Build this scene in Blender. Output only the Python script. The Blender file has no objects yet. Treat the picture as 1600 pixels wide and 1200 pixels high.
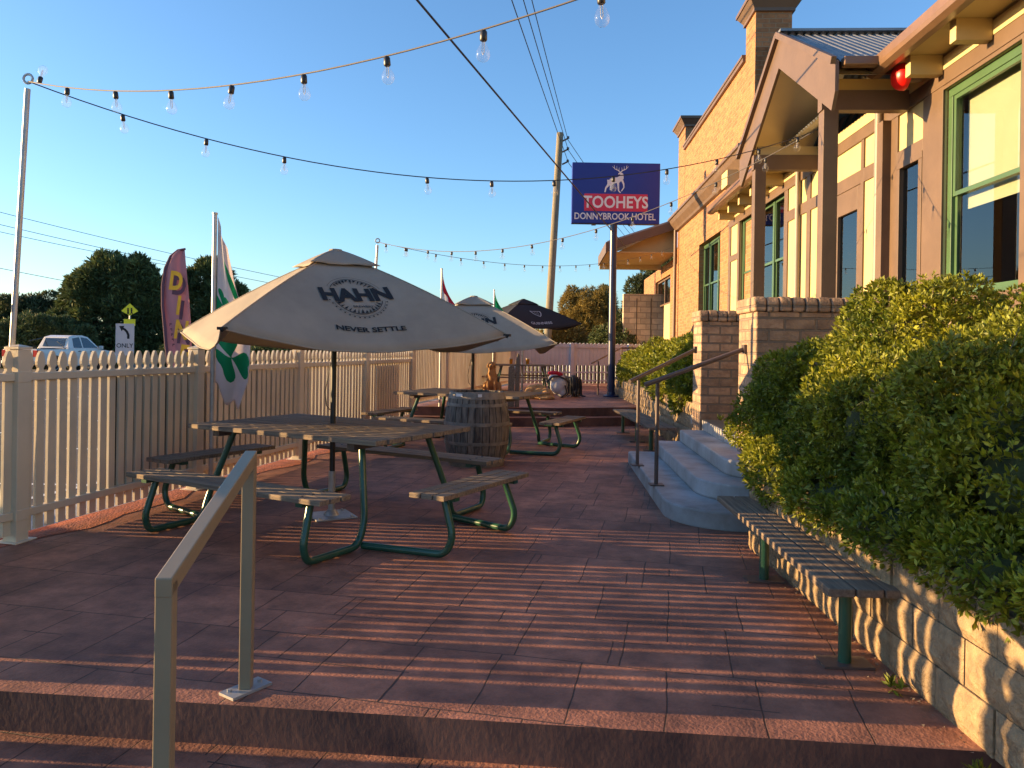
import bpy, bmesh, math, random
import numpy as np
from mathutils import Vector, Matrix
rnd = random.Random(7)
R = math.radians
S = bpy.context.scene
COL = S.collection
# ------------------------------------------------------------------ camera, sky, sun
H = 1.52
cd = bpy.data.cameras.new("camera"); cam = bpy.data.objects.new("camera", cd); COL.objects.link(cam)
cd.sensor_width = 36; cd.lens = 27.0; cd.shift_y = -58/1600; cd.clip_end = 2000; cd.clip_start = 0.05
cam.matrix_world = Matrix.Translation((0, 0, H)) @ Matrix.Rotation(R(90), 4, 'X') @ Matrix.Rotation(0.016, 4, 'Z')
S.camera = cam
SUN_EL, SUN_D = 7.8, Vector((-1, 0.07))           # direction on the ground towards the sun
W = bpy.data.worlds.new("World"); S.world = W; W.use_nodes = True
wn = W.node_tree.nodes; wl = W.node_tree.links
sky = wn.new('ShaderNodeTexSky'); sky.sky_type = 'NISHITA'; sky.sun_disc = False
sky.sun_elevation = R(SUN_EL); sky.sun_rotation = math.atan2(SUN_D.x, SUN_D.y)
sky.altitude = 400; sky.air_density = 1.0; sky.dust_density = 1.0; sky.ozone_density = 3.6
wl.new(sky.outputs[0], wn['Background'].inputs[0]); wn['Background'].inputs[1].default_value = 0.14
sd = bpy.data.lights.new("sun", 'SUN'); sun = bpy.data.objects.new("sun", sd); COL.objects.link(sun)
sd.energy = 5.0; sd.angle = R(0.35); sd.color = (1.0, 0.655, 0.30)
sv = Vector((SUN_D.x, SUN_D.y, math.tan(R(SUN_EL))*SUN_D.length)).normalized()
sun.rotation_euler = sv.to_track_quat('Z', 'Y').to_euler()
S.view_settings.view_transform = 'Standard'; S.view_settings.look = 'None'
S.view_settings.exposure = 1.52; S.view_settings.gamma = 1
S.cycles.max_bounces = 6; S.cycles.transparent_max_bounces = 12; S.cycles.caustics_reflective = False; S.cycles.caustics_refractive = False

# ------------------------------------------------------------------ materials
MATS = {}
def mat(name, col, rough=0.6, var=0.12, vscale=3.0, bump=0.0, bscale=40.0, metal=0.0, spec=0.5, col2=None, kind=None, stretch=None, trans=0.0, extra=None):
    if name in MATS: return MATS[name]
    m = bpy.data.materials.new(name); m.use_nodes = True; MATS[name] = m
    nt = m.node_tree; N = nt.nodes; L = nt.links; b = N['Principled BSDF']
    b.inputs['Roughness'].default_value = rough; b.inputs['Metallic'].default_value = metal
    b.inputs['Specular IOR Level'].default_value = spec
    tc = N.new('ShaderNodeTexCoord'); mp = N.new('ShaderNodeMapping'); L.new(tc.outputs['Object'], mp.inputs[0])
    if stretch: mp.inputs['Scale'].default_value = stretch
    n1 = N.new('ShaderNodeTexNoise'); n1.inputs['Scale'].default_value = vscale; n1.inputs['Detail'].default_value = 6; n1.inputs['Roughness'].default_value = 0.6
    L.new(mp.outputs[0], n1.inputs['Vector'])
    rp = N.new('ShaderNodeValToRGB'); c = Vector(col)
    lo = tuple(c*(1-var)) if col2 is None else tuple(col2); hi = tuple(c*(1+var)) if col2 is None else tuple(col)
    rp.color_ramp.elements[0].position = 0.35; rp.color_ramp.elements[1].position = 0.65
    rp.color_ramp.elements[0].color = (*lo, 1); rp.color_ramp.elements[1].color = (*hi, 1)
    L.new(n1.outputs[0], rp.inputs[0]); out = rp.outputs[0]
    hsrc = None
    if kind in ('brick', 'block'):
        # lay bricks on any upright wall of the thing: u = x + y, v = z
        sp = N.new('ShaderNodeSeparateXYZ'); L.new(tc.outputs['Object'], sp.inputs[0])
        ad = N.new('ShaderNodeMath'); L.new(sp.outputs[0], ad.inputs[0]); L.new(sp.outputs[1], ad.inputs[1])
        cb = N.new('ShaderNodeCombineXYZ'); L.new(ad.outputs[0], cb.inputs[0]); L.new(sp.outputs[2], cb.inputs[1])
        br = N.new('ShaderNodeTexBrick'); L.new(cb.outputs[0], br.inputs['Vector']); br.inputs['Scale'].default_value = 1
        bw, bh, mo, mc = extra
        br.inputs['Brick Width'].default_value = bw; br.inputs['Row Height'].default_value = bh
        br.inputs['Mortar Size'].default_value = mo; br.inputs['Mortar Smooth'].default_value = 0.3
        br.inputs['Color1'].default_value = (0.72, 0.72, 0.72, 1); br.inputs['Color2'].default_value = (1.15, 1.1, 1.05, 1); br.inputs['Bias'].default_value = 0.0
        br.inputs['Mortar'].default_value = (1, 1, 1, 1)
        mx = N.new('ShaderNodeMix'); mx.data_type = 'RGBA'; mx.blend_type = 'MULTIPLY'; mx.inputs[0].default_value = 1
        L.new(out, mx.inputs[6]); L.new(br.outputs[0], mx.inputs[7])
        m2 = N.new('ShaderNodeMix'); m2.data_type = 'RGBA'; L.new(br.outputs[1], m2.inputs[0]); L.new(mx.outputs[2], m2.inputs[6]); m2.inputs[7].default_value = (*mc, 1)
        out = m2.outputs[2]; hsrc = br.outputs[1]
    if kind == 'pave':
        mp.inputs['Rotation'].default_value = (0, 0, R(12)); n1.inputs['Scale'].default_value = vscale
        br = N.new('ShaderNodeTexBrick'); br.inputs['Scale'].default_value = 1
        wob = N.new('ShaderNodeTexNoise'); wob.inputs['Scale'].default_value = 2.5; L.new(mp.outputs[0], wob.inputs['Vector'])
        ws = N.new('ShaderNodeVectorMath'); ws.operation = 'SCALE'; ws.inputs['Scale'].default_value = 0.03; L.new(wob.outputs['Color'], ws.inputs[0])
        wa = N.new('ShaderNodeVectorMath'); L.new(mp.outputs[0], wa.inputs[0]); L.new(ws.outputs[0], wa.inputs[1])
        L.new(wa.outputs[0], br.inputs['Vector'])
        br.offset = 0.42; br.squash = 1.3; br.squash_frequency = 3
        br.inputs['Brick Width'].default_value = 0.40; br.inputs['Row Height'].default_value = 0.62
        br.inputs['Mortar Size'].default_value = 0.0045; br.inputs['Mortar Smooth'].default_value = 0.6
        br.inputs['Color1'].default_value = (0.72, 0.74, 0.78, 1); br.inputs['Color2'].default_value = (1.15, 1.12, 1.1, 1)
        br.inputs['Mortar'].default_value = (0.35, 0.35, 0.35, 1)
        br2 = N.new('ShaderNodeTexBrick'); br2.inputs['Scale'].default_value = 1; L.new(wa.outputs[0], br2.inputs['Vector'])
        br2.offset = 0.3; br2.inputs['Brick Width'].default_value = 0.92; br2.inputs['Row Height'].default_value = 0.31
        br2.inputs['Mortar Size'].default_value = 0.005; br2.inputs['Mortar Smooth'].default_value = 0.6
        # the second set of joints only shows in patches, as in stamped ashlar
        pn = N.new('ShaderNodeTexNoise'); pn.inputs['Scale'].default_value = 0.9; L.new(mp.outputs[0], pn.inputs['Vector'])
        pm = N.new('ShaderNodeMath'); pm.operation = 'GREATER_THAN'; pm.inputs[1].default_value = 0.53; L.new(pn.outputs[0], pm.inputs[0])
        pj = N.new('ShaderNodeMath'); pj.operation = 'MULTIPLY'; L.new(pm.outputs[0], pj.inputs[0]); L.new(br2.outputs[1], pj.inputs[1])
        jm = N.new('ShaderNodeMath'); jm.operation = 'MAXIMUM'; L.new(pj.outputs[0], jm.inputs[0]); L.new(br.outputs[1], jm.inputs[1])
        mx = N.new('ShaderNodeMix'); mx.data_type = 'RGBA'; mx.blend_type = 'MULTIPLY'; mx.inputs[0].default_value = 0.8
        L.new(out, mx.inputs[6]); L.new(br.outputs[0], mx.inputs[7])
        m2 = N.new('ShaderNodeMix'); m2.data_type = 'RGBA'; L.new(jm.outputs[0], m2.inputs[0]); L.new(mx.outputs[2], m2.inputs[6]); m2.inputs[7].default_value = (0.075, 0.038, 0.03, 1)
        sn = N.new('ShaderNodeTexNoise'); sn.inputs['Scale'].default_value = 4.5; sn.inputs['Detail'].default_value = 9; sn.inputs['Roughness'].default_value = .72; L.new(mp.outputs[0], sn.inputs['Vector'])
        sr = N.new('ShaderNodeMapRange'); sr.inputs[1].default_value = .38; sr.inputs[2].default_value = .62; sr.inputs[3].default_value = .62; sr.inputs[4].default_value = 1.12; L.new(sn.outputs[0], sr.inputs[0])
        sv_ = N.new('ShaderNodeVectorMath'); sv_.operation = 'SCALE'; L.new(m2.outputs[2], sv_.inputs[0]); L.new(sr.outputs[0], sv_.inputs['Scale'])
        out = sv_.outputs[0]; hsrc = jm.outputs[0]
    if kind == 'leaf':
        g = N.new('ShaderNodeNewGeometry'); mr = N.new('ShaderNodeMapRange'); L.new(g.outputs['Random Per Island'], mr.inputs[0])
        mr.inputs[3].default_value = 0.55; mr.inputs[4].default_value = 1.5
        vm = N.new('ShaderNodeVectorMath'); vm.operation = 'SCALE'; L.new(out, vm.inputs[0]); L.new(mr.outputs[0], vm.inputs['Scale']); out = vm.outputs[0]
    L.new(out, b.inputs['Base Color'])
    if bump or hsrc:
        n2 = N.new('ShaderNodeTexNoise'); n2.inputs['Scale'].default_value = bscale; n2.inputs['Detail'].default_value = 5
        L.new(mp.outputs[0], n2.inputs['Vector'])
        bp = N.new('ShaderNodeBump'); bp.inputs['Strength'].default_value = 1.0; bp.inputs['Distance'].default_value = max(bump, .001)
        hh = n2.outputs[0]
        if hsrc:
            sb = N.new('ShaderNodeMath'); sb.operation = 'MULTIPLY_ADD'; L.new(hsrc, sb.inputs[0]); sb.inputs[1].default_value = -1.6 if kind != 'pave' else -1.0; L.new(hh, sb.inputs[2]); hh = sb.outputs[0]
        L.new(hh, bp.inputs['Height']); L.new(bp.outputs[0], b.inputs['Normal'])
    if trans:
        t = N.new('ShaderNodeBsdfTranslucent'); L.new(out, t.inputs[0]); ms = N.new('ShaderNodeMixShader'); ms.inputs[0].default_value = trans
        L.new(b.outputs[0], ms.inputs[1]); L.new(t.outputs[0], ms.inputs[2]); L.new(ms.outputs[0], N['Material Output'].inputs[0])
    return m
def glass_mat(name, tint, ior, rough=0.0, white=0.0):
    m = bpy.data.materials.new(name); m.use_nodes = True; N = m.node_tree.nodes; L = m.node_tree.links
    N.remove(N['Principled BSDF'])
    t = N.new('ShaderNodeBsdfTransparent'); t.inputs[0].default_value = (*tint, 1)
    g = N.new('ShaderNodeBsdfGlossy'); g.inputs['Roughness'].default_value = rough
    f0 = N.new('ShaderNodeFresnel'); f0.inputs[0].default_value = ior; ge = N.new('ShaderNodeNewGeometry')
    f = N.new('ShaderNodeMath'); f.operation = 'MULTIPLY_ADD'; L.new(ge.outputs['Backfacing'], f.inputs[0]); f.inputs[1].default_value = -2; L.new(f0.outputs[0], f.inputs[2]); f.use_clamp = True
    s = N.new('ShaderNodeMixShader'); L.new(f.outputs[0], s.inputs[0]); L.new(t.outputs[0], s.inputs[1]); L.new(g.outputs[0], s.inputs[2]); o = s.outputs[0]
    if white:
        d = N.new('ShaderNodeBsdfTranslucent'); d.inputs[0].default_value = (.95, .93, .9, 1); s2 = N.new('ShaderNodeMixShader'); s2.inputs[0].default_value = white
        L.new(o, s2.inputs[1]); L.new(d.outputs[0], s2.inputs[2]); o = s2.outputs[0]
    L.new(o, N['Material Output'].inputs[0]); MATS[name] = m; return m
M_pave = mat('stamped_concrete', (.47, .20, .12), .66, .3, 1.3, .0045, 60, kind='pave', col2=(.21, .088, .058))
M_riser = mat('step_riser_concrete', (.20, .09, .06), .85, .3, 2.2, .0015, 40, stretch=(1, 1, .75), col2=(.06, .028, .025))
M_orange = mat('red_orange_ground', (.32, .085, .04), .95, .3, 6, .02, 50)
M_asph = mat('asphalt', (.07, .065, .07), .9, .2, 2, .004, 120)
M_grass = mat('verge_grass', (.10, .12, .04), .95, .35, 1.2, .02, 60)
M_white = mat('road_paint', (.75, .74, .7), .7, .1)
M_cream = mat('cream_paint', (.64, .54, .39), .5, .10, 1.4, .0006, 30)
M_fencew = mat('grey_white_paint', (.50, .54, .58), .6, .08, 2)
M_brick = mat('tan_brick', (.42, .195, .08), .85, .22, 9, .006, 60, kind='brick', extra=(.24, .086, .009, (.32, .21, .12)), col2=(.28, .125, .055))
M_pbrick = mat('pillar_brick', (.46, .31, .20), .9, .3, 7, .014, 38, kind='brick', extra=(.30, .115, .013, (.20, .155, .115)), col2=(.28, .18, .12))
M_block = mat('split_face_block', (.38, .265, .15), .9, .25, 12, .022, 45, col2=(.22, .155, .09))
M_conc = mat('grey_concrete', (.42, .42, .43), .85, .2, 2.2, .005, 50, col2=(.25, .235, .22))
M_tile = mat('landing_tile', (.40, .38, .36), .5, .1, 5, .002, 20, kind='brick', extra=(.3, .3, .008, (.12, .11, .1)))
M_render = mat('cream_render', (.51, .405, .20), .75, .05, 2, .001, 60)
M_brown = mat('brown_trim_paint', (.13, .083, .054), .5, .1, 3, .0008, 20)
M_dbrown = mat('dark_brown_steel', (.10, .07, .06), .45, .15, 5)
M_green = mat('green_window_paint', (.062, .12, .055), .35, .1, 3)
M_room = mat('dark_room', (.035, .03, .028), .9)
M_blind = mat('cream_blind', (.80, .70, .45), .8, .03)
M_curt = mat('lace_curtain', (.30, .24, .17), .9, .3, 12, stretch=(1, 9, 1))
M_iron = mat('corrugated_iron', (.26, .27, .28), .45, .15, 2, metal=.4)
M_gutter = mat('brown_gutter', (.17, .10, .06), .35, .12, 3)
M_pipe = mat('grey_brown_pipe_paint', (.22, .19, .17), .5, .08)
M_lin = mat('brightened_lining_boards', (.9, .77, .50), .7, .04, 2)  # cream brightened to stand in for bounced light under the gable
M_red = mat('red_plastic', (.9, .012, .008), .35, .03)
M_wood = mat('weathered_timber', (.31, .225, .145), .85, .3, 6, .003, 60, stretch=(.35, 8, 8), col2=(.15, .115, .09))
M_woodg = mat('grey_weathered_timber', (.27, .20, .14), .9, .3, 6, .003, 60, spec=.2, stretch=(8, .35, 8), col2=(.14, .105, .08))
M_barrel = mat('barrel_oak', (.22, .18, .14), .85, .5, 7, .004, 50, stretch=(3, 3, .5), col2=(.05, .042, .038))
M_hoop = mat('galvanised_hoop', (.26, .225, .185), .7, .35, 9, metal=.2, col2=(.13, .11, .09))
M_gsteel = mat('green_steel', (.022, .085, .05), .28, .15, 4, spec=.6)
M_black = mat('black_steel', (.02, .02, .022), .4, .1)
M_galv = mat('galvanised_steel', (.42, .42, .42), .4, .12, 8, metal=.5)
M_rail = mat('olive_bronze_steel', (.26, .20, .12), .4, .08, 3, spec=.6)
M_canv = mat('stone_canvas', (.42, .36, .29), .85, .10, 2.2, .016, 2.6, trans=.30)
M_canvb = mat('black_canvas', (.012, .012, .015), .8, .1, trans=.05)
M_ink = mat('black_ink', (.008, .007, .007), .7)
M_wink = mat('pale_ink', (.42, .42, .42), .7)
M_flagw = mat('white_flag_cloth', (.80, .74, .72), .85, .05, trans=.5)
M_flagg = mat('green_flag_cloth', (.005, .30, .11), .85, .05, trans=.35)
M_flagr = mat('red_flag_cloth', (.55, .02, .05), .85, .05, trans=.35)
M_pink = mat('mauve_banner_cloth', (.55, .28, .32), .85, .06, trans=.35)
M_yell = mat('yellow_print', (.75, .42, .03), .8)
M_purp = mat('purple_print', (.09, .04, .07), .8)
M_navy = mat('navy_sign_face', (.012, .022, .24), .35, .04)
M_sred = mat('red_sign_face', (.62, .015, .05), .35, .03)
M_slet = mat('white_letter', (.78, .74, .72), .5, .03)
M_navyp = mat('navy_pole_paint', (.014, .02, .065), .3, .1)
M_syel = mat('yellow_sign_face', (.92, .80, .02), .5, .03)
M_swht = mat('white_sign_face', (.62, .55, .53), .4, .03)
M_carw = mat('white_car_paint', (.74, .68, .62), .25, .03, spec=.7)
M_carg = mat('silver_car_paint', (.35, .36, .38), .25, .03, metal=.4)
M_tyre = mat('tyre_rubber', (.02, .02, .02), .8)
M_tail = mat('tail_light_red', (.5, .01, .01), .2)
M_cglass = mat('car_glass', (.03, .04, .05), .08, .05, spec=1.0)
M_leafh = mat('hedge_leaf', (.27, .27, .014), .55, .3, 2.5, kind='leaf', col2=(.10, .14, .014), trans=.3)
M_core = mat('dark_core_and_soil', (.035, .05, .015), .9, .3, 12, .01, 30)  # dark green: painted shade inside hedges, also used for garden soil
M_leafd = mat('conifer_leaf', (.12, .15, .045), .7, .3, .5, kind='leaf', col2=(.055, .08, .028), trans=.15)
M_leafo = mat('olive_leaf', (.30, .21, .05), .7, .3, 1, kind='leaf', col2=(.16, .13, .03), trans=.25)
M_leafg = mat('gum_leaf', (.09, .11, .04), .6, .3, 1, kind='leaf', col2=(.05, .07, .03), trans=.25)
M_bark = mat('bark', (.13, .09, .06), .9, .3, 6, .01, 30)
M_pole = mat('timber_pole', (.26, .22, .15), .85, .25, 4, .004, 30, stretch=(6, 6, .4), col2=(.16, .14, .10))
M_fur = mat('golden_fur', (.52, .30, .12), .9, .25, 9, .012, 70, col2=(.36, .19, .075))
M_furl = mat('pale_muzzle_fur', (.6, .45, .3), .9, .1, 20)
M_bagw = mat('grey_white_nylon', (.50, .49, .50), .6, .1, 8)
M_bagb = mat('black_nylon', (.02, .018, .02), .6, .2, 8)
M_beer = mat('amber_beer', (.75, .35, .03), .15, .05, trans=.4)
M_foam = mat('beer_foam', (.8, .75, .65), .8)
M_cord = mat('brown_string_cord', (.11, .10, .10), .7)
M_wire = mat('wire_cable', (.025, .025, .03), .6)
M_far = mat('far_house_roof', (.07, .085, .12), .7, .1)
M_farw = mat('far_house_wall', (.30, .30, .33), .8, .1)
M_darkcloth = mat('dark_banner_cloth', (.012, .012, .018), .9)
M_glass = glass_mat('window_glass', (.80, .84, .84), 2.0)
M_bulb = glass_mat('bulb_glass', (.97, .97, .97), 1.5, .03, white=.03)
M_tglass = glass_mat('tumbler_glass', (.95, .95, .95), 1.4, .02, white=.05)

# ------------------------------------------------------------------ mesh building
class MB:
    def __init__(s): s.v = []; s.f = []; s.m = []
    def add(s, v, f, mi=0):
        o = len(s.v); s.v += [tuple(p) for p in v]; s.f += [[i+o for i in q] for q in f]; s.m += [mi]*len(f); return s
    def box(s, c, d, rz=0, mi=0, M=None):
        x, y, z = d[0]/2, d[1]/2, d[2]/2
        P = [Vector((a*x, b*y, e*z)) for e in (-1, 1) for a, b in ((-1, -1), (1, -1), (1, 1), (-1, 1))]
        T = Matrix.Translation(c) @ (M if M is not None else Matrix.Rotation(rz, 4, 'Z'))
        return s.add([T @ p for p in P], [(3, 2, 1, 0), (4, 5, 6, 7), (0, 1, 5, 4), (1, 2, 6, 5), (2, 3, 7, 6), (3, 0, 4, 7)], mi)
    def b2(s, lo, hi, mi=0):
        return s.box([(a+b)/2 for a, b in zip(lo, hi)], [b-a for a, b in zip(lo, hi)], mi=mi)
    def beam(s, a, b, w, h, up=(0, 0, 1), mi=0):
        a = Vector(a); b = Vector(b); d = b-a; L = d.length; z = d.normalized(); x = Vector(up).cross(z)
        if x.length < 1e-4: x = Vector((1, 0, 0))
        x.normalize(); y = z.cross(x)
        M = Matrix((x, y, z)).transposed().to_4x4()
        return s.box((a+b)/2, (w, h, L), M=M, mi=mi)
    def tube(s, pts, r, n=8, mi=0, cap=True):
        pts = [Vector(p) for p in pts]; K = len(pts); rr = r if isinstance(r, (list, tuple)) else [r]*K
        V = []; px = None
        for i, p in enumerate(pts):
            t = (pts[min(i+1, K-1)]-pts[max(i-1, 0)]).normalized()
            if px is None:
                px = t.orthogonal().normalized()
            else:
                px = (px - t*px.dot(t)); px = px.normalized() if px.length > 1e-6 else t.orthogonal().normalized()
            py = t.cross(px)
            V += [p+(px*math.cos(2*math.pi*k/n)+py*math.sin(2*math.pi*k/n))*rr[i] for k in range(n)]
        F = [(i*n+k, i*n+(k+1) % n, (i+1)*n+(k+1) % n, (i+1)*n+k) for i in range(K-1) for k in range(n)]
        if cap: F += [tuple(range(n-1, -1, -1)), tuple((K-1)*n+k for k in range(n))]
        return s.add(V, F, mi)
    def lathe(s, prof, n=20, c=(0, 0, 0), mi=0, M=None):
        V = []; c = Vector(c)
        for r, z in prof:
            for k in range(n):
                a = 2*math.pi*k/n; p = Vector((r*math.cos(a), r*math.sin(a), z)); V.append((M @ p if M else p)+c)
        K = len(prof)
        F = [(i*n+k, i*n+(k+1) % n, (i+1)*n+(k+1) % n, (i+1)*n+k) for i in range(K-1) for k in range(n)]
        F += [tuple(range(n-1, -1, -1)), tuple((K-1)*n+k for k in range(n))]
        return s.add(V, F, mi)
    def prism(s, poly, d, M=None, mi=0):
        """poly in local (x, y), extruded along local z from 0 to d, placed by M"""
        n = len(poly); V = [Vector((x, y, 0)) for x, y in poly]+[Vector((x, y, d)) for x, y in poly]
        if M: V = [M @ p for p in V]
        F = [tuple(range(n-1, -1, -1)), tuple(range(n, 2*n))]+[(i, (i+1) % n, n+(i+1) % n, n+i) for i in range(n)]
        return s.add(V, F, mi)
    def build(s, name, mats, parent=None, loc=(0, 0, 0), rz=0, smooth=False, bevel=0):
        me = bpy.data.meshes.new(name); me.from_pydata(s.v, [], s.f)
        if not isinstance(mats, (list, tuple)): mats = [mats]
        for m in mats: me.materials.append(m)
        me.polygons.foreach_set('material_index', s.m)
        bm = bmesh.new(); bm.from_mesh(me); bmesh.ops.recalc_face_normals(bm, faces=bm.faces); bm.to_mesh(me); bm.free()
        o = bpy.data.objects.new(name, me); COL.objects.link(o); o.location = loc; o.rotation_euler = (0, 0, rz)
        if parent: o.parent = parent
        if smooth:
            me.polygons.foreach_set('use_smooth', [True]*len(me.polygons))
            try: me.set_sharp_from_angle(angle=R(40))
            except Exception: pass
        if bevel:
            b = o.modifiers.new('bevel', 'BEVEL'); b.width = bevel; b.segments = 2; b.limit_method = 'ANGLE'
        return o
def tag(o, label=None, cat=None, group=None, kind=None):
    if label: o['label'] = label
    if cat: o['category'] = cat
    if group: o['group'] = group
    if kind: o['kind'] = kind
    return o
def empty(name, loc, rz=0, label=None, cat=None, group=None):
    e = bpy.data.objects.new(name, None); COL.objects.link(e); e.location = loc; e.rotation_euler = (0, 0, rz); e.empty_display_size = .2
    return tag(e, label, cat, group)
def copy_tree(o, parent=None):
    c = o.copy(); COL.objects.link(c); c.parent = parent
    for ch in list(o.children): copy_tree(ch, c)
    return c
def facing(origin, xdir, ydir):
    x = Vector(xdir).normalized(); y = Vector(ydir).normalized(); z = x.cross(y)
    return Matrix.Translation(origin) @ Matrix((x, y, z)).transposed().to_4x4()
def text_geo(txt, size, bold=0.0, sx=1.0, align='CENTER', depth=0.0):
    cu = bpy.data.curves.new('t', 'FONT'); cu.body = txt; cu.size = size; cu.offset = bold*size; cu.align_x = align; cu.align_y = 'CENTER'; cu.extrude = depth; cu.resolution_u = 3
    ob = bpy.data.objects.new('t', cu); COL.objects.link(ob); bpy.context.view_layer.update()
    me = bpy.data.meshes.new_from_object(ob.evaluated_get(bpy.context.evaluated_depsgraph_get()))
    bpy.data.objects.remove(ob)
    V = [(v.co.x*sx, v.co.y, v.co.z) for v in me.vertices]; F = [tuple(p.vertices) for p in me.polygons]; bpy.data.meshes.remove(me)
    return V, F
def leaf_mesh(name, C, Nrm, size, mtl, parent=None, per=6, spread=.9, aspect=.42, seed=1, loc=(0, 0, 0), fold=.25):
    """tufts of small folded leaves at points C pointing along Nrm"""
    g = np.random.default_rng(seed); n = len(C); C = np.repeat(C, per, 0); D = np.repeat(Nrm, per, 0)
    D = D + g.normal(0, spread, D.shape); D /= np.linalg.norm(D, axis=1, keepdims=True)
    A = g.normal(0, 1, D.shape); Sd = np.cross(D, A); Sd /= np.linalg.norm(Sd, axis=1, keepdims=True); U = np.cross(Sd, D)
    s = size*g.uniform(.65, 1.3, (len(C), 1)); C = C + D*s*.15
    mid = C+D*s*.5
    V = np.stack([C, mid+Sd*s*aspect*.5+U*s*fold*.3, C+D*s, mid-Sd*s*aspect*.5+U*s*fold*.3], 1).reshape(-1, 3).astype(np.float32)
    m = len(C); b = (np.arange(m)*4)[:, None]
    T = np.concatenate([b+np.array([0, 1, 2]), b+np.array([0, 2, 3])], 1).reshape(-1).astype(np.int32)
    me = bpy.data.meshes.new(name); me.vertices.add(len(V)); me.vertices.foreach_set('co', V.ravel())
    me.loops.add(len(T)); me.loops.foreach_set('vertex_index', T); k = len(T)//3
    me.polygons.add(k); me.polygons.foreach_set('loop_start', np.arange(0, k*3, 3, dtype=np.int32)); me.polygons.foreach_set('loop_total', np.full(k, 3, dtype=np.int32))
    me.update(calc_edges=True); me.materials.append(mtl)
    o = bpy.data.objects.new(name, me); COL.objects.link(o); o.location = loc
    if parent: o.parent = parent
    return o
def blob_points(blobs, n, seed, depth=.12, bumps=.10):
    """points with normals on the outside of a union of ellipsoids"""
    g = np.random.default_rng(seed); B = np.array(blobs, float); ar = (B[:, 3]*B[:, 4]+B[:, 4]*B[:, 5]+B[:, 3]*B[:, 5]); ar = ar/ar.sum()
    i = g.choice(len(B), n, p=ar); d = g.normal(0, 1, (n, 3)); d /= np.linalg.norm(d, axis=1, keepdims=True)
    rad = 1+bumps*np.sin(d[:, 0:1]*7+i[:, None])*np.sin(d[:, 1:2]*8+i[:, None]*2)*np.sin(d[:, 2:3]*7) - depth*g.random((n, 1))**2
    P = B[i, :3]+d*B[i, 3:6]*rad; Nn = d/B[i, 3:6]; Nn /= np.linalg.norm(Nn, axis=1, keepdims=True)
    keep = np.ones(n, bool)
    for k in range(len(B)):
        q = ((P-B[k, :3])/B[k, 3:6]); ins = (q**2).sum(1) < (1-depth)**2*.82; keep &= ~(ins & (i != k))
    return P[keep], Nn[keep]
def ico(mb, c, r, sub=2, mi=0, M=None):
    bm = bmesh.new(); bmesh.ops.create_icosphere(bm, subdivisions=sub, radius=1)
    V = []
    for v in bm.verts:
        p = Vector((v.co.x*r[0], v.co.y*r[1], v.co.z*r[2])); V.append((M @ p if M else p)+Vector(c))
    F = [[q.index for q in f.verts] for f in bm.faces]; bm.free(); return mb.add(V, F, mi)
def fused(name, shapes, mtl, voxel, parent=None, smooth_it=6):
    """ellipsoids (c, r, euler) and tapered limbs ('l', pts, radii) fused into one continuous body"""
    mb = MB()
    for s in shapes:
        if s[0] == 'l': mb.tube(s[1], s[2], 10); [ico(mb, p, (r, r, r), 2) for p, r in zip(s[1], s[2])]
        else:
            from mathutils import Euler
            ico(mb, s[0], s[1], 3, M=Euler(s[2]).to_matrix() if len(s) > 2 else None)
    o = mb.build(name, mtl)
    m = o.modifiers.new('r', 'REMESH'); m.mode = 'VOXEL'; m.voxel_size = voxel; m.use_smooth_shade = True
    q = o.modifiers.new('s', 'SMOOTH'); q.iterations = smooth_it; q.factor = .5
    bpy.context.view_layer.update()
    me = bpy.data.meshes.new_from_object(o.evaluated_get(bpy.context.evaluated_depsgraph_get()))
    o.modifiers.clear(); o.data = me; me.name = name
    if parent: o.parent = parent
    return o
def lerp(a, b, t): return tuple(x+(y-x)*t for x, y in zip(a, b))
def arc(c, r, a0, a1, n): return [(c[0]+r*math.cos(R(a0+(a1-a0)*i/n)), c[1]+r*math.sin(R(a0+(a1-a0)*i/n))) for i in range(n+1)]
def fillet(pts, r, n=6):
    """round the corners of a 3D polyline"""
    P = [Vector(p) for p in pts]; out = [P[0]]
    for i in range(1, len(P)-1):
        a = (P[i-1]-P[i]); b = (P[i+1]-P[i]); la, lb = a.length, b.length; q = min(r, la*.48, lb*.48); a.normalize(); b.normalize()
        s, e = P[i]+a*q, P[i]+b*q
        out += [s.lerp(P[i], t).lerp(P[i].lerp(e, t), t) for t in [k/n for k in range(n+1)]]
    return out+[P[-1]]

# ------------------------------------------------------------------ ground
FK = 0.21                                              # fence runs along (FK, 1)
def fx(y): return -4.926+FK*y
fd = Vector((FK, 1, 0)).normalized(); FRZ = -math.atan(FK)
g = MB(); g.add([(-400, -120, -.20), (400, -120, -.20), (400, 700, -.20), (-400, 700, -.20)], [(0, 1, 2, 3)]); tag(g.build('ground', M_grass), kind='structure')
g = MB(); A = lambda y, o: (fx(y)+o, y, -.19)
g.add([A(-30, -34), A(-30, -1.6), A(160, -1.6), A(160, -34)], [(0, 1, 2, 3)]); tag(g.build('road', M_asph), kind='structure')
g = MB()
for o_, w in ((-2.0, .1), (-12.9, .1)): g.add([(fx(y)+o_+dx, y, -.186) for y, dx in ((-30, 0), (-30, w), (160, w), (160, 0))], [(0, 1, 2, 3)])
for k in range(-8, 40): g.add([(fx(y)-7.3+dx, y, -.186) for y, dx in ((k*4, 0), (k*4, .1), (k*4+2, .1), (k*4+2, 0))], [(0, 1, 2, 3)])
for y0 in range(0, 30, 3): g.add([(fx(y0)-4.6, y0, -.186), (fx(y0)-2.0, y0, -.186), (fx(y0)-2.0, y0+.1, -.186), (fx(y0)-4.6, y0+.1, -.186)], [(0, 1, 2, 3)])
tag(g.build('road_marking', M_white), kind='structure')
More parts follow.
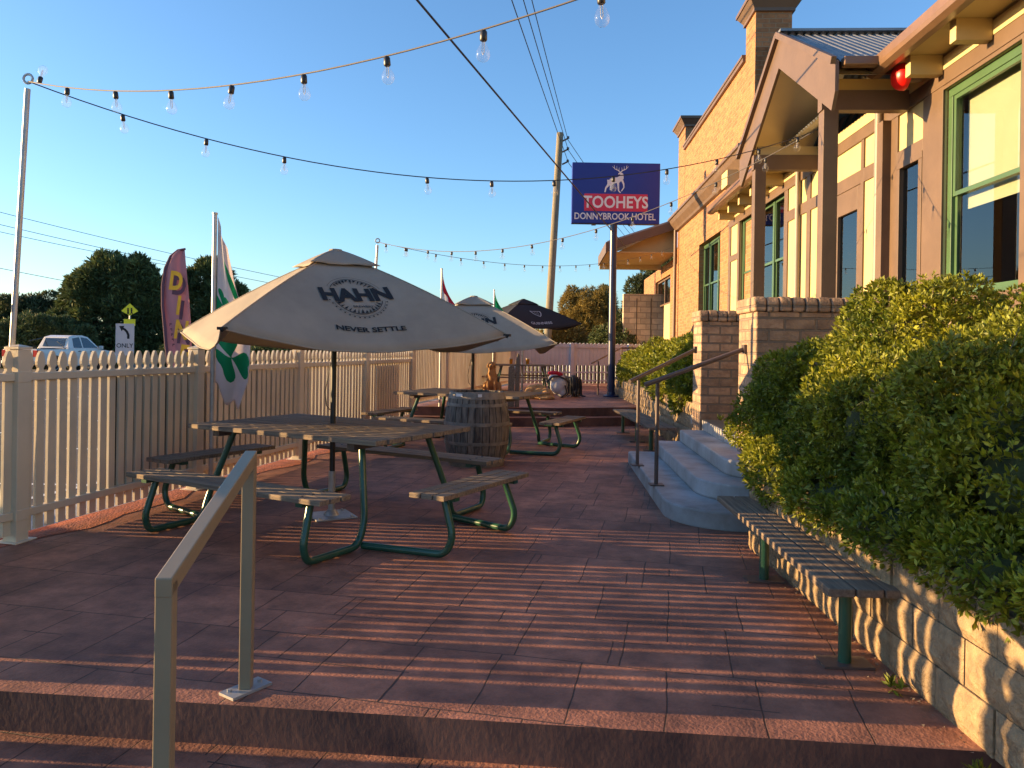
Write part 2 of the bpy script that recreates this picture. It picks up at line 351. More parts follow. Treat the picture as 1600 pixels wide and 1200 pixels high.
g = MB(); g.add([(fx(-30)-1.5, -30, -.185), (fx(-30)+.2, -30, -.185), (fx(160)+.2, 160, -.185), (fx(160)-1.5, 160, -.185)], [(0, 1, 2, 3)]); tag(g.build('footpath', M_conc), kind='structure')
# stamped terrace: front edge runs (-2.2,3.34) .. (1.83,2.96)
def edge_y(x): return 3.13-.094*(x+.2)
def slab(name, xs_ys, z0, z1, m=(0, 1)):
    n = len(xs_ys); g = MB(); V = [(x, y, z0) for x, y in xs_ys]+[(x, y, z1) for x, y in xs_ys]
    g.add(V, [tuple(range(n, 2*n))], 0); g.add(V, [(i, (i+1) % n, n+(i+1) % n, n+i) for i in range(n)], 1)
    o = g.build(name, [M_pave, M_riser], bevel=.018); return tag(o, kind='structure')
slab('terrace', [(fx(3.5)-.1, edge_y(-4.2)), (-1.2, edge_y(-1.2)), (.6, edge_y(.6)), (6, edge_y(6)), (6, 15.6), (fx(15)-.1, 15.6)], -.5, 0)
slab('lower_paving', [(-9, -20), (8, -20), (8, 4), (fx(4)-.1, 4), (fx(2)-.1, 2)], -.7, -.17)
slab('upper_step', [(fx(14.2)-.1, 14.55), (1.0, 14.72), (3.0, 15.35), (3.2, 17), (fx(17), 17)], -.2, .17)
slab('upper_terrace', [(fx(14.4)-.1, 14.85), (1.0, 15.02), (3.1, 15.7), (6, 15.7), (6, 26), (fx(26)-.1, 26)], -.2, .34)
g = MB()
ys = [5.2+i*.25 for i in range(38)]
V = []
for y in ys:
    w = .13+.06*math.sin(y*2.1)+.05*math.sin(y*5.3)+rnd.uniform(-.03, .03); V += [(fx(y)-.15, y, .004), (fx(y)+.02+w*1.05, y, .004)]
g.add(V, [(2*i, 2*i+1, 2*i+3, 2*i+2) for i in range(len(ys)-1)]); tag(g.build('orange_strip', M_orange), kind='structure')  # uneven red-orange strip along the fence foot
# garden soil behind the retaining walls
g = MB(); g.b2((2.05, 1.2, .02), (4.6, 5.9, .46)); tag(g.build('garden_soil', M_core), kind='structure')
g = MB(); g.b2((2.85, 11.2, .02), (4.9, 20.8, .66)); o = g.build('garden_soil', M_core); tag(o, kind='structure')

# ------------------------------------------------------------------ fences
def picket_poly(w, h, ogee=True):
    if not ogee: return [(-w/2, 0), (w/2, 0), (w/2, h), (-w/2, h)]
    r = [(w/2, 0), (w/2, h-.175), (w*.47, h-.165), (w*.30, h-.150), (w*.28, h-.135), (w*.50, h-.110), (w*.52, h-.085), (w*.42, h-.05), (w*.24, h-.018), (w*.08, h-.002)]
    return r+[(-x, y) for x, y in reversed(r)]
def fence(name, y0, ny, step, zb, zt, ogee, label, posts=True, pk=19, end=True, dz=0, rails=(.20, 1.235), topcap=False):
    e = empty(name, (fx(y0), y0, 0), FRZ, label, 'fence')
    s = math.sqrt(1+FK*FK)
    for b in range(ny):
        L0 = b*step*s; Ls = step*s
        mb = MB(); sp = Ls/(pk+.6)
        for k in range(pk):
            yy = L0+sp*(k+.8)+rnd.uniform(-.003, .003); h = zt-zb-.01+rnd.uniform(-.004, .004); tw = R(rnd.uniform(-1.2, 1.2))
            M = Matrix.Translation((-.012, yy, zb)) @ Matrix.Rotation(R(90)+tw, 4, 'Z') @ Matrix.Rotation(R(90), 4, 'X') @ Matrix.Rotation(R(rnd.uniform(-.35, .35)), 4, 'Z')
            mb.prism(picket_poly(sp*.665, h, ogee), .024, M)
        mb.build('picket_panel', M_cream, e)
        for zr in rails:
            r = MB(); r.b2((-.034, L0+.06, zr-.03), (.034, L0+Ls-.06, zr+.03)); r.build('rail', M_cream, e, bevel=.006)
            q = MB()
            for yy in (L0+.12, L0+Ls-.12): q.box((.037, yy, zr), (.006, .03, .05))
    for b in range(ny+(1 if end else 0)):
        p = MB(); yy = b*step*s; p.b2((-.058, yy-.058, zb-.12 if zb > .1 else -.02), (.058, yy+.058, zt+.0)); 
        p.box((0, yy, zt+.012), (.13, .13, .02)); p.add([(-.06, yy-.06, zt+.024), (.06, yy-.06, zt+.024), (.06, yy+.06, zt+.024), (-.06, yy+.06, zt+.024), (0, yy, zt+.04)], [(0, 1, 4), (1, 2, 4), (2, 3, 4), (3, 0, 4)])
        for zr in rails: p.box((.0, yy, zr), (.122, .122, .085))
        p.box((0, yy, .004 if zb < .2 else zb-.12), (.2, .2, .012)); p.build('post', M_cream, e, bevel=.004)
    return e
fence('picket_fence', 5.78, 4, 2.16, .055, 1.44, True, 'long cream picket fence with pointed gothic tops beside the nearest umbrella')
fence('picket_fence', 3.62, 1, 2.16, .055, 1.44, True, 'cream picket fence bay just outside the left edge beside the nearest post', end=False)
fence('picket_fence', 1.15, 1, 2.16, -.13, 1.27, True, 'unseen wide slatted cream fence bay added below the step to stripe the wall', rails=(.02, 1.06), pk=12)  # bay added out of view, spaced to throw wide stripes on the wall
fence('slatted_fence', 14.5, 4, 2.2, .42, 1.58, False, 'cream slatted fence with a flat top standing on the upper terrace', pk=22, rails=(.50, 1.545))
# back fence on the upper terrace
bf0 = Vector((-.02, 23.3, 0)); bf1 = Vector((5.6, 24.9, 0)); bl = (bf1-bf0).length; brz = math.atan2(bf1.y-bf0.y, bf1.x-bf0.x)
e = empty('back_fence', bf0, brz, 'pale grey boarded fence closing off the back of the terrace', 'fence')
m = MB(); n = 46
for k in range(n):
    x = bl*k/n; h = 1.66+rnd.uniform(-.004, .004); a = 1.0 if True else 0
    m.b2((x+.003, -.014, .98), (x+bl/n-.003, .014+rnd.uniform(-.003, .003), h-.02)); 
    m.add([(x+.01, -.014, h-.02), (x+bl/n-.01, -.014, h-.02), (x+bl/n/2, -.014, h+.02), (x+.01, .012, h-.02), (x+bl/n-.01, .012, h-.02), (x+bl/n/2, .012, h+.02)], [(0, 1, 2), (5, 4, 3), (0, 2, 5, 3), (1, 4, 5, 2)])
m.build('board_panel', M_fencew, e)
m = MB()
for k in range(n):
    x = bl*k/n; m.b2((x, -.014, .42), (x+bl/n*.52, .014, .979))
m.build('picket_panel', M_fencew, e)
for z in (.5, .76, 1.55): 
    m = MB(); m.b2((0, -.045, z-.025), (bl, -.0145, z+.025)); m.build('rail', M_fencew, e)
for k in range(4):
    m = MB(); m.box((bl*k/3, -.02, .99), (.12, .12, 1.36)); m.build('post', M_fencew, e)
# black banner tied to the street side of the picket fence
m = MB(); yy0, yy1 = 6.72, 10.4
V = []; F = []
for i in range(25):
    y = yy0+(yy1-yy0)*i/24; o = -.06-.012*math.sin(i*1.1); V += [(fx(y)+o, y, .14), (fx(y)+o, y, 1.20+.006*math.sin(i*.9)), (fx(y)+o-.004, y, .14), (fx(y)+o-.004, y, 1.20)]
    if i: a = 4*(i-1); b = 4*i; F += [(a, b, b+1, a+1), (a+2, a+3, b+3, b+2), (a+1, b+1, b+3, a+3), (a, a+2, b+2, b)]
m.add(V, F); tag(m.build('banner', M_darkcloth), 'black banner tied behind the near picket fence seen through its gaps', 'banner')
m = MB(); m.beam((fx(12.75)-.05, 12.75, .66), (fx(13.75)-.05, 13.75, .66), .015, 1.02, up=(0, 0, 1)); 
tag(m.build('notice_board', M_cream), 'tan board fixed behind the far end of the picket fence', 'board')

# ------------------------------------------------------------------ picnic tables
TRZ = math.atan2(-.49, .87)
def planks(mb, x0, x1, y0, y1, n, z, t, gap=.012):
    w = (y1-y0-gap*(n-1))/n
    for k in range(n):
        a = y0+k*(w+gap); j = rnd.uniform(-.006, .006); mb.b2((x0+j, a, z-t), (x1+j, a+w, z))
def bolts(parent, pts, z):
    for x, y in pts:
        m = MB(); m.lathe([(.011, z), (.010, z+.004), (.004, z+.006)], 8, c=(x, y, 0)); m.build('bolt', M_black, parent, smooth=True)
def make_table(woodm, zt=.82, zs=.48, L=2.05, Wd=1.28):
    e = empty('picnic_table', (0, 0, 0))
    m = MB(); planks(m, -L/2, L/2, -Wd/2, Wd/2, 9, zt, .038); m.build('table_top', woodm, e, bevel=.004)
    for s in (-1, 1):
        m = MB(); m.box((s*L*.36, 0, zt-.066), (.07, Wd*.92, .05)); m.build('crossbar', M_dbrown, e)
    bw = .30
    for s in (-1, 1):
        m = MB(); planks(m, -L/2, L/2, s*1.06-bw/2, s*1.06+bw/2, 3, zs, .036); bs = m.build('bench_seat', woodm, e, bevel=.004); bolts(bs, [(x, s*1.06+q*.104) for x in (-.82, .82) for q in (-1, 0, 1)], zs)
    for s in (-1, 1):
        m = MB(); w = (bw-.024)/3
        for k in range(3):
            a = s*1.46-bw/2+k*(w+.012); m.b2((a, -.62, zs-.036), (a+w, .62, zs))
        m.build('bench_seat', woodm, e, bevel=.004)
    for sx in (-1, 1):
        for sy in (-1, 1):
            fxx, fyy = sx*.86, sy*.56
            m = MB(); r = .027
            # leg, then one foot tube under the long bench
            m.tube(fillet([(sx*.70, sy*.42, zt-.04), (fxx, fyy, .20), (fxx-sx*.01, fyy+sy*.06, .03), (fxx-sx*.02, sy*1.13, .03), (fxx-sx*.02, sy*1.17, .14), (fxx-sx*.04, sy*1.08, zs-.04)], .15, 7), r, 10)
            # foot tube under the short bench
            m.tube(fillet([(fxx, fyy+sy*.02, .031), (sx*1.52, sy*.46, .031), (sx*1.58, sy*.455, .16), (sx*1.48, sy*.43, zs-.04)], .13, 7), r, 10)
            m.box((fxx-sx*.04, sy*1.06, zs-.05), (.06, bw*.9, .03)); m.box((sx*1.46, sy*.43, zs-.05), (bw*.9, .06, .03))
            m.build('leg', M_gsteel, e, smooth=True)
    return e
t1 = make_table(M_wood); t1.location = (-1.55, 6.62, 0); t1.rotation_euler = (0, 0, TRZ)
tag(t1, 'weathered timber picnic table with four benches under the nearest beige umbrella', 'picnic table', 'picnic tables on green tube frames')
t2 = copy_tree(t1); t2.location = (-.58, 11.75, 0); t2.rotation_euler = (0, 0, TRZ+.12); t2['label'] = 'timber picnic table directly behind the wine barrel'
t3 = copy_tree(t1); t3.location = (.28, 20.3, .34); t3.rotation_euler = (0, 0, .05); t3.scale = (.78, .78, .88); t3['label'] = 'picnic table on the upper terrace with two beer glasses on top'

# ------------------------------------------------------------------ umbrellas
def canopy_fn(half, z_ap, z_c, sag):
    def f(u, v, off=0):
        """v: 0 apex .. 1 edge, u: -1..1 across the panel; panel faces local -y"""
        x = u*half*v; y = -half*v+ .02*half*(1-u*u)*v*v
        prof = z_ap+(z_c-z_ap)*(v**1.22); z = prof - sag*(1-u*u)*v**1.6 + .0*v
        z += .007*math.sin(u*5+v*6)*v*(1-u*u)+.004*math.sin(u*13-v*9)*v*(1-abs(u))
        # rib ridge stands slightly proud of the cloth
        y += .06*(1-u*u)*v
        return Vector((x, y-off*.35, z+off*.94))
    return f
def make_umbrella(cloth, half=1.13, z_ap=2.33, z_c=1.615, sag=.15, pole=M_black, base=True):
    e = empty('patio_umbrella', (0, 0, 0)); f = canopy_fn(half, z_ap-.03, z_c, sag); rotz = [Matrix.Rotation(R(90*k), 4, 'Z') for k in range(4)]
    m = MB(); nu, nv = 20, 14
    for T in rotz:
        V = [T @ f(-1+2*i/nu, .04+.96*j/nv) for j in range(nv+1) for i in range(nu+1)]
        V = [v+Vector((0, 0, .006*math.sin(i*1.7)+.004*math.cos(i*.6))) for i, v in enumerate(V)] if False else V
        m.add(V, [(j*(nu+1)+i, j*(nu+1)+i+1, (j+1)*(nu+1)+i+1, (j+1)*(nu+1)+i) for j in range(nv) for i in range(nu)])
    c = m.build('canopy', cloth, e, smooth=False)
    bm = bmesh.new(); bm.from_mesh(c.data); bmesh.ops.remove_doubles(bm, verts=bm.verts, dist=.002); bm.to_mesh(c.data); bm.free()
    c.data.polygons.foreach_set('use_smooth', [True]*len(c.data.polygons))
    try: c.data.set_sharp_from_angle(angle=R(22))
    except Exception: pass
    so = c.modifiers.new('s', 'SOLIDIFY'); so.thickness = .004; so.offset = -1
    # vent cap
    fv = canopy_fn(half*.27, z_ap+.03, z_ap-.125, .0); m = MB()
    for T in rotz:
        V = [T @ fv(-1+2*i/10, .12+.88*j/6) for j in range(7) for i in range(11)]
        m.add(V, [(j*11+i, j*11+i+1, (j+1)*11+i+1, (j+1)*11+i) for j in range(6) for i in range(10)])
    m.add([T @ fv(u, .12) for T in rotz for u in (-1, 1)], [(0, 1, 3, 5)]) if False else m.lathe([(half*.06, z_ap+.0), (half*.05, z_ap+.025), (.02, z_ap+.03)], 8)
    vc = m.build('vent_cap', cloth, c, smooth=True); so = vc.modifiers.new('s', 'SOLIDIFY'); so.thickness = .004
    for k in range(4):
        T = rotz[k]; m = MB(); m.tube([T @ f(1, v, .001) for v in [.08+.92*i/14 for i in range(15)]], .006, 6); m.build('seam', cloth, c, smooth=True)
        m = MB(); m.tube([T @ f(-1+2*i/20, 1.0, .0) for i in range(21)], .007, 6); m.build('hem', cloth, c, smooth=True)
        m = MB(); m.tube([T @ (f(1, v)+Vector((0, 0, -.02))) for v in (.03, .35, .7, .995)], .011, 6); m.build('rib', M_black, e)
        m = MB(); p = T @ (f(1, .5)+Vector((0, 0, -.03))); m.tube([(0, 0, z_c-.02), p], .009, 6); m.build('strut', M_black, e)
        m = MB(); p = T @ f(1, 1.0); q = p.normalized(); q.z = 0; m.box(p-q*.02, (.05, .05, .02), rz=R(45+90*k)); m.build('corner_pocket', M_ink if cloth is M_canv else M_canvb, c)
    m = MB(); m.tube([(0, 0, .28), (0, 0, z_ap+.02)], .024, 12); m.lathe([(.04, z_c-.06), (.045, z_c-.04), (.045, z_c), (.03, z_c+.02)], 12); m.build('pole', pole, e, smooth=True)
    m = MB(); m.tube([(0, 0, .01), (0, 0, .40)], .031, 12); m.lathe([(.07, .012), (.06, .03), (.036, .06)], 12); m.build('pole_socket', M_galv, e, smooth=True)
    m = MB(); m.box((0, 0, .008), (.36, .36, .012)); [m.box((a, b, .02), (.02, .02, .014)) for a in (-.14, .14) for b in (-.14, .14)]; m.build('base_plate', M_galv, e)
    m = MB(); m.tube([(-.03, 0, 1.35), (-.05, -.01, 1.25), (-.075, 0, 1.1), (-.06, 0, .98), (-.028, 0, .94)], .004, 5); m.build('cord', M_bagb, e)
    return e, f, c
def on_canopy(V, F, f, Tz, px, pv, half, sc=1.0, rot=0, off=.008, maxlen=.05):
    """lay flat artwork (x right, y up) on a canopy panel: px across in metres, pv = slope position"""
    bm = bmesh.new(); vs = [bm.verts.new(v) for v in V]
    for q in F:
        try: bm.faces.new([vs[i] for i in q])
        except Exception: pass
    bmesh.ops.triangulate(bm, faces=bm.faces)
    for _ in range(3):
        es = [e for e in bm.edges if e.calc_length() > maxlen/sc]
        if es: bmesh.ops.subdivide_edges(bm, edges=es, cuts=1); bmesh.ops.triangulate(bm, faces=bm.faces)
    bm.verts.ensure_lookup_table(); out = []
    ca, sa = math.cos(rot), math.sin(rot)
    for v in bm.verts:
        x, y = v.co.x*sc, v.co.y*sc; x, y = x*ca-y*sa, x*sa+y*ca
        vv = pv-y/(half*1.18); out.append(Tz @ f((px+x)/(half*vv), vv, off))
    FF = [[v.index for v in q.verts] for q in bm.faces]; bm.verts.index_update(); FF = [[v.index for v in q.verts] for q in bm.faces]; bm.free()
    return out, FF
def ring(r0, r1, a0=0, a1=360, n=48):
    V = []; F = []
    for i in range(n+1):
        a = R(a0+(a1-a0)*i/n); V += [(r0*math.cos(a), r0*math.sin(a), 0), (r1*math.cos(a), r1*math.sin(a), 0)]
        if i: F.append((2*i-2, 2*i-1, 2*i+1, 2*i))
    return V, F
def hahn_print(e, c, f, half, side, px=.0, pv=.56):
    T = Matrix.Rotation(R(90*side), 4, 'Z'); m = MB()
    m.add(*on_canopy(*text_geo('HAHN', .215, .05, 1.02), f, T, px, pv, half, rot=.10))
    for r0, r1 in ((.218, .224), (.247, .2495)):
        for a0, a1 in ((22, 158), (205, 345)): m.add(*on_canopy(*ring(r0, r1, a0, a1, 30), f, T, px, pv, half))
    for a in list(range(32, 150, 10))+list(range(212, 336, 10)):
        l = rnd.uniform(.03, .065); w = rnd.uniform(.006, .016); q = R(a); ra = .212
        V = [(ra*math.cos(q)-w*math.sin(q), ra*math.sin(q)+w*math.cos(q), 0), (ra*math.cos(q)+w*math.sin(q), ra*math.sin(q)-w*math.cos(q), 0), ((ra-l)*math.cos(q+.05), (ra-l)*math.sin(q+.05), 0)]
        m.add(*on_canopy(V, [(0, 1, 2)], f, T, px, pv, half))
    for a in range(200, 345, 9):
        q = R(a); r = .262; V = [(r*math.cos(q)+dx, r*math.sin(q)+dy, 0) for dx, dy in ((-.006, -.006), (.006, -.006), (.006, .006), (-.006, .006))]; m.add(*on_canopy(V, [(0, 1, 2, 3)], f, T, px, pv, half))
    m.add(*on_canopy(*text_geo('BREWERY', .034, .01, 1.2), f, T, px+.03, pv+.115/half, half, rot=.04))
    m.add(*on_canopy(*text_geo('NEVER SETTLE', .068, .03, 1.35), f, T, px+.03, pv+.335/half, half))
    m.build('printed_logo', M_ink, c)
URZ = math.atan2(.5, .87)
u1, f1, c1 = make_umbrella(M_canv); hahn_print(u1, c1, f1, 1.16, 0, px=.0, pv=.55); 
u1.location = (-1.57, 6.78, 0); u1.rotation_euler = (0, 0, URZ)
tag(u1, 'large beige canvas umbrella with a printed roundel over the nearest picnic table', 'umbrella', 'patio umbrellas')
u2 = copy_tree(u1); u2.location = (-.60, 11.85, 0); u2.rotation_euler = (0, 0, URZ-.42); u2.scale = (1, 1, .975); u2['label'] = 'smaller looking beige umbrella rising behind the wine barrel'
u3, f3, c3 = make_umbrella(M_canvb, z_ap=2.42, z_c=1.80, pole=M_galv); u3.location = (.28, 20.2, .34); u3.rotation_euler = (0, 0, URZ-.1)
tag(u3, 'black canvas umbrella with a pale harp print on the upper terrace', 'umbrella', 'patio umbrellas')
m = MB(); T = Matrix.Rotation(0, 4, 'Z')
m.add(*on_canopy(*text_geo('GUINNESS', .13, .02, 1.0), f3, T, .1, .86, 1.16))
for pts, w in (([(-.16, .13), (-.10, .11), (.0, .13), (.12, .12)], .012), ([(-.16, .13), (-.08, .0), (.06, -.11)], .014), ([(.12, .12), (.13, .03), (.10, -.06), (.06, -.11)], .016), ([(0, .12), (.02, -.06)], .004), ([(.05, .12), (.05, -.08)], .004), ([(-.05, .11), (-.03, -.01)], .004)):
    for a, b in zip(pts[:-1], pts[1:]):
        d = Vector((b[0]-a[0], b[1]-a[1])); nn = Vector((-d.y, d.x)).normalized()*w/1.4
        V = [(a[0]-nn.x, a[1]-nn.y, 0), (a[0]+nn.x, a[1]+nn.y, 0), (b[0]+nn.x, b[1]+nn.y, 0), (b[0]-nn.x, b[1]-nn.y, 0)]; m.add(*on_canopy(V, [(0, 1, 2, 3)], f3, T, .1, .58, 1.16))
m.build('printed_logo', M_wink, c3)
shade_umbrella = copy_tree(u1); shade_umbrella.location = (-5.0, 4.15, -.185); shade_umbrella.rotation_euler = (0, 0, .3); shade_umbrella.scale = (1.28, 1.28, 1.22); shade_umbrella['label'] = 'unseen beige umbrella added beyond the left edge to shade the hedge'  # out-of-view umbrella, added and sized to shade the hedge

# ------------------------------------------------------------------ barrel
e = empty('wine_barrel', (-.44, 9.92, 0), 0, 'old oak wine barrel with grey hoops standing between the picnic tables', 'barrel')
def br(z): return .345+.075*(1-((z-.47)/.47)**2)
m = MB(); n = 28
for k in range(n):
    a0 = 2*math.pi*k/n+.012; a1 = 2*math.pi*(k+1)/n-.012; V = []
    dr = rnd.uniform(-.002, .002)
    for z in [.94*i/10 for i in range(11)]:
        for a, q in ((a0, 0), (a1, 0), (a1, .03), (a0, .03)): V.append(((br(z)-q+dr)*math.cos(a), (br(z)-q+dr)*math.sin(a), z))
    F = []
    for i in range(10):
        for q in range(4): F.append((i*4+q, i*4+(q+1) % 4, i*4+4+(q+1) % 4, i*4+4+q))
    F += [(0, 3, 2, 1), (40, 41, 42, 43)]; m.add(V, F)
m.build('staves', M_barrel, e)
m = MB(); m.lathe([(br(z)-.028, z) for z in [.02+.86*i/8 for i in range(9)]], 28); m.build('inner_face', M_barrel, e)
m = MB(); m.lathe([(.325, .89), (.325, .91)], 28); m.lathe([(.33, .03), (.33, .05)], 28); m.build('barrel_head', M_woodg, e)
for z0, z1 in ((.855, .94), (.76, .80), (.52, .565), (.28, .32), (.0, .08)):
    m = MB(); V = []; n = 40
    for k in range(n):
        a = 2*math.pi*k/n; c_, s_ = math.cos(a), math.sin(a)
        for r, z in ((br(z0)+.006, z0), (br(z1)+.006, z1), (br(z1)-.001, z1), (br(z0)-.001, z0)): V.append((r*c_, r*s_, z))
    m.add(V, [(k*4+q, k*4+(q+1) % 4, ((k+1) % n)*4+(q+1) % 4, ((k+1) % n)*4+q) for k in range(n) for q in range(4)]); m.build('hoop', M_hoop, e)
for a, w in ((-125, .10), (-82, .05)):
    m = MB(); rr = .368; c = Vector((rr*math.cos(R(a)), rr*math.sin(R(a)), .905)); m.box(c, (.004, w, .035), rz=R(a)); m.build('paper_sticker', M_slet, e)

# ------------------------------------------------------------------ wall benches
def wall_bench(L, label, legs, loc, rz):
    e = empty('slat_bench', loc, rz, label, 'bench', 'long wall benches')
    m = MB(); 
    for k in range(3): m.b2((-.195+k*.133, 0, .362), (-.195+k*.133+.124, L, .402))
    m.build('seat', M_woodg, e, bevel=.005)
    for y in legs:
        m = MB(); m.tube([(-.07, y, .01), (-.07, y, .345)], .031, 14); m.box((-.0, y, .35), (.34, .05, .022)); m.build('leg', M_gsteel, e, smooth=True)
        m = MB(); m.box((-.07, y, .008), (.24, .14, .012)); m.build('foot_plate', M_dbrown, e)
    for x in (-.064, .069):
        m = MB(); m.b2((x-.003, .05, .345), (x+.003, L-.05, .395)); m.build('steel_strap', M_black, e)
    return e
wall_bench(2.28, 'long three slat bench against the block wall in the right foreground', (.12, 1.46), (1.71, 3.62, 0), -.035)
wall_bench(3.3, 'long three slat bench against the far block wall beyond the stone steps', (.5, 1.6, 2.9), (2.18, 10.95, 0), .03)

# ------------------------------------------------------------------ retaining walls
def block_wall(name, x, y0, y1, courses, z0, label, th=.2, bh=.19, bl=.40, end_m=None):
    m = MB()
    for c in range(courses):
        y = y0-(bl/2 if c % 2 else 0)
        while y < y1:
            a = max(y, y0); b = min(y+bl, y1)
            if b-a > .05:
                j = rnd.uniform(-.008, .008)
                zc = z0+c*bh; V = []; ny_ = 6; nz_ = 4
                for iz in range(nz_+1):
                    for iy in range(ny_+1):
                        ed = (iz in (0, nz_)) or (iy in (0, ny_)); dx = 0 if ed else rnd.uniform(-.018, -.004)
                        V.append((x+j+dx+(.006 if ed else 0), a+.003+(b-a-.006)*iy/ny_, zc+.002+(bh-.004)*iz/nz_))
                W_ = ny_+1; m.add(V, [(q*W_+i, q*W_+i+1, (q+1)*W_+i+1, (q+1)*W_+i) for q in range(nz_) for i in range(ny_)])
                m.b2((x+j+.007, a+.003, zc+.002), (x+th, b-.003, zc+bh-.002))
            y += bl
    o = m.build(name, M_block); return tag(o, label, 'wall')
block_wall('retaining_wall', 1.84, 1.3, 5.92, 3, -.01, 'tan split face block wall behind the near bench under the hedge')
block_wall('retaining_wall', 2.62, 10.95, 21, 4, -.01, 'low tan block wall behind the far bench beyond the steps')
# ------------------------------------------------------------------ building frame: local x into the building, local y along the street
BRZ = -math.atan(.05); B0 = (3.62, 0, 0)
def bthing(name, label, cat): return empty(name, B0, BRZ, label, cat)
def solid_wall(p0, p1, s0, s1, z0, z1, holes, mb, mi=0):
    """front wall slab with rectangular openings (s0,s1,z0,z1)"""
    ss = sorted(set([s0, s1]+[h for q in holes for h in q[:2]])); zs = sorted(set([z0, z1]+[h for q in holes for h in q[2:4]]))
    for a, b in zip(ss[:-1], ss[1:]):
        for c, d in zip(zs[:-1], zs[1:]):
            if any(h[0] <= a+1e-6 and h[1] >= b-1e-6 and h[2] <= c+1e-6 and h[3] >= d-1e-6 for h in holes): continue
            mb.b2((p0, a, c), (p1, b, d), mi)
# --- brick wing
bk = bthing('brick_hotel_wing', 'tall orange brick wing with parapet and cornice behind the timber front', 'building')
WZ = (2.1, 4.15)
m = MB(); solid_wall(.08, .38, 14.2, 22.7, .1, 7.12, [(16.9, 19.35, *WZ)], m); m.b2((.38, 14.2, .1), (7, 14.5, 7.12)); m.b2((.38, 22.4, .1), (7, 22.7, 6.9)); m.build('wall', M_brick, bk)
m = MB(); m.b2((.02, 14.9, 7.12), (.46, 21.6, 7.2)); m.b2((-.0, 14.9, 7.2), (.48, 21.6, 7.25)); m.build('coping', M_brown, bk)
for nm, s0, s1, d in (('chimney', 14.2, 14.9, .66), ('parapet_pier', 21.6, 22.7, .42)):
    m = MB(); m.b2((.075, s0, 5.3), (.075+d, s1, 7.78)); p = m.build(nm, M_brick, bk)
    m = MB(); m.b2((.03, s0-.05, 7.78), (.12+d, s1+.05, 7.84)); 
    a = [(.03, s0-.05), (.12+d, s0-.05), (.12+d, s1+.05), (.03, s1+.05)]; b = [(-.07, s0-.15), (.22+d, s0-.15), (.22+d, s1+.15), (-.07, s1+.15)]
    m.add([(x, y, 7.84) for x, y in a]+[(x, y, 7.98) for x, y in b], [(i, (i+1) % 4, 4+(i+1) % 4, 4+i) for i in range(4)]+[(7, 6, 5, 4)])
    m.b2((-.09, s0-.17, 7.981), (.24+d, s1+.17, 8.05)); m.build('cap', M_brown, p)
# moulded cornice: profile in (x out, z) swept along the wall, returning at the far end
prof = [(.07, 4.98), (.0, 5.0), (-.02, 5.06), (-.09, 5.16), (-.12, 5.2), (-.16, 5.3), (-.2, 5.31), (-.2, 5.37), (.07, 5.42)]
m = MB(); M = Matrix(((1, 0, 0, 0), (0, 0, 1, 14.25), (0, 1, 0, 0), (0, 0, 0, 1))); m.prism(prof, 8.6, M); m.build('cornice', M_brown, bk)
def sash_window(parent, s0, s1, z0, z1, p, frame_m, parts=1, blind=None, curtains=False, name='window', bars=True, fw=.06):
    """parts = widths fractions; each light is a two-pane sash"""
    fr = MB(); fr.b2((p, s0, z1-fw), (p+.09, s1, z1)); fr.b2((p, s0, z0), (p+.09, s1, z0+fw)); fr.b2((p, s0, z0+fw), (p+.09, s0+fw, z1-fw)); fr.b2((p, s1-fw, z0+fw), (p+.09, s1, z1-fw))
    cuts = [s0+(s1-s0)*c for c in (parts if isinstance(parts, (list, tuple)) else ())]
    for c in cuts: fr.b2((p-.004, c-.045, z0+fw), (p+.086, c+.045, z1-fw))
    w = fr.build(name, frame_m, parent, bevel=.004)
    e_ = [s0+fw]+[q for c in cuts for q in (c-.045, c+.045)]+[s1-fw]
    zm = z0+(z1-z0)*.50
    for i in range(0, len(e_), 2):
        a, b = e_[i], e_[i+1]
        if bars:
            m = MB()
            for (q0, q1, dp) in ((z0+fw, zm+.02, .035), (zm-.02, z1-fw, .012)):
                t = .04; m.b2((p+dp, a, q0), (p+dp+.03, a+t, q1)); m.b2((p+dp, b-t, q0), (p+dp+.03, b, q1)); m.b2((p+dp, a+t, q0), (p+dp+.03, b-t, q0+t)); m.b2((p+dp, a+t, q1-t), (p+dp+.03, b-t, q1))
            m.build('sash', frame_m, w)
        m = MB(); m.b2((p+.045, a, z0+fw), (p+.049, b, z1-fw)); m.build('pane', M_glass, w)
        side = len(e_) > 2 and i != 2
        if curtains and (side or curtains == 'all'):
            m = MB(); n = 40; V = []; F = []
            for k in range(n+1):
                y = a+(b-a)*k/n; x = p+.14+.018*math.sin(k*1.9)+.006*math.sin(k*.7); V += [(x, y, z0+.05), (x, y, z1-.03)]
                if k: F.append((2*k-2, 2*k, 2*k+1, 2*k-1))
            m.add(V, F); m.build('curtain', M_curt, w)
        if blind is not None:
            m = MB(); m.b2((p+.13, a+.02, blind), (p+.137, b-.02, z1-.05)); m.build('blind', M_blind, w)
    return w
m = MB(); m.b2((1.6, 14.6, .5), (1.7, 22.3, 6.5)); m.b2((.4, 14.6, .5), (1.7, 22.3, .6)); m.build('room_back', M_room, bk)
sash_window(bk, 16.92, 19.33, 2.12, 4.13, .2, M_green, (.30, .70), curtains=True)
m = MB(); m.b2((.0, 16.85, 2.0), (.3, 19.4, 2.1)); m.build('sill', M_brick, bk)
m = MB(); m.tube([(-.02, 22.45, 5.0), (-.02, 22.45, .6)], .05, 10); m.build('downpipe', M_brown, bk, smooth=True)
m = MB(); m.b2((.39, 14.5, 6.85), (6.9, 22.4, 6.9)); m.build('roof', M_iron, bk)
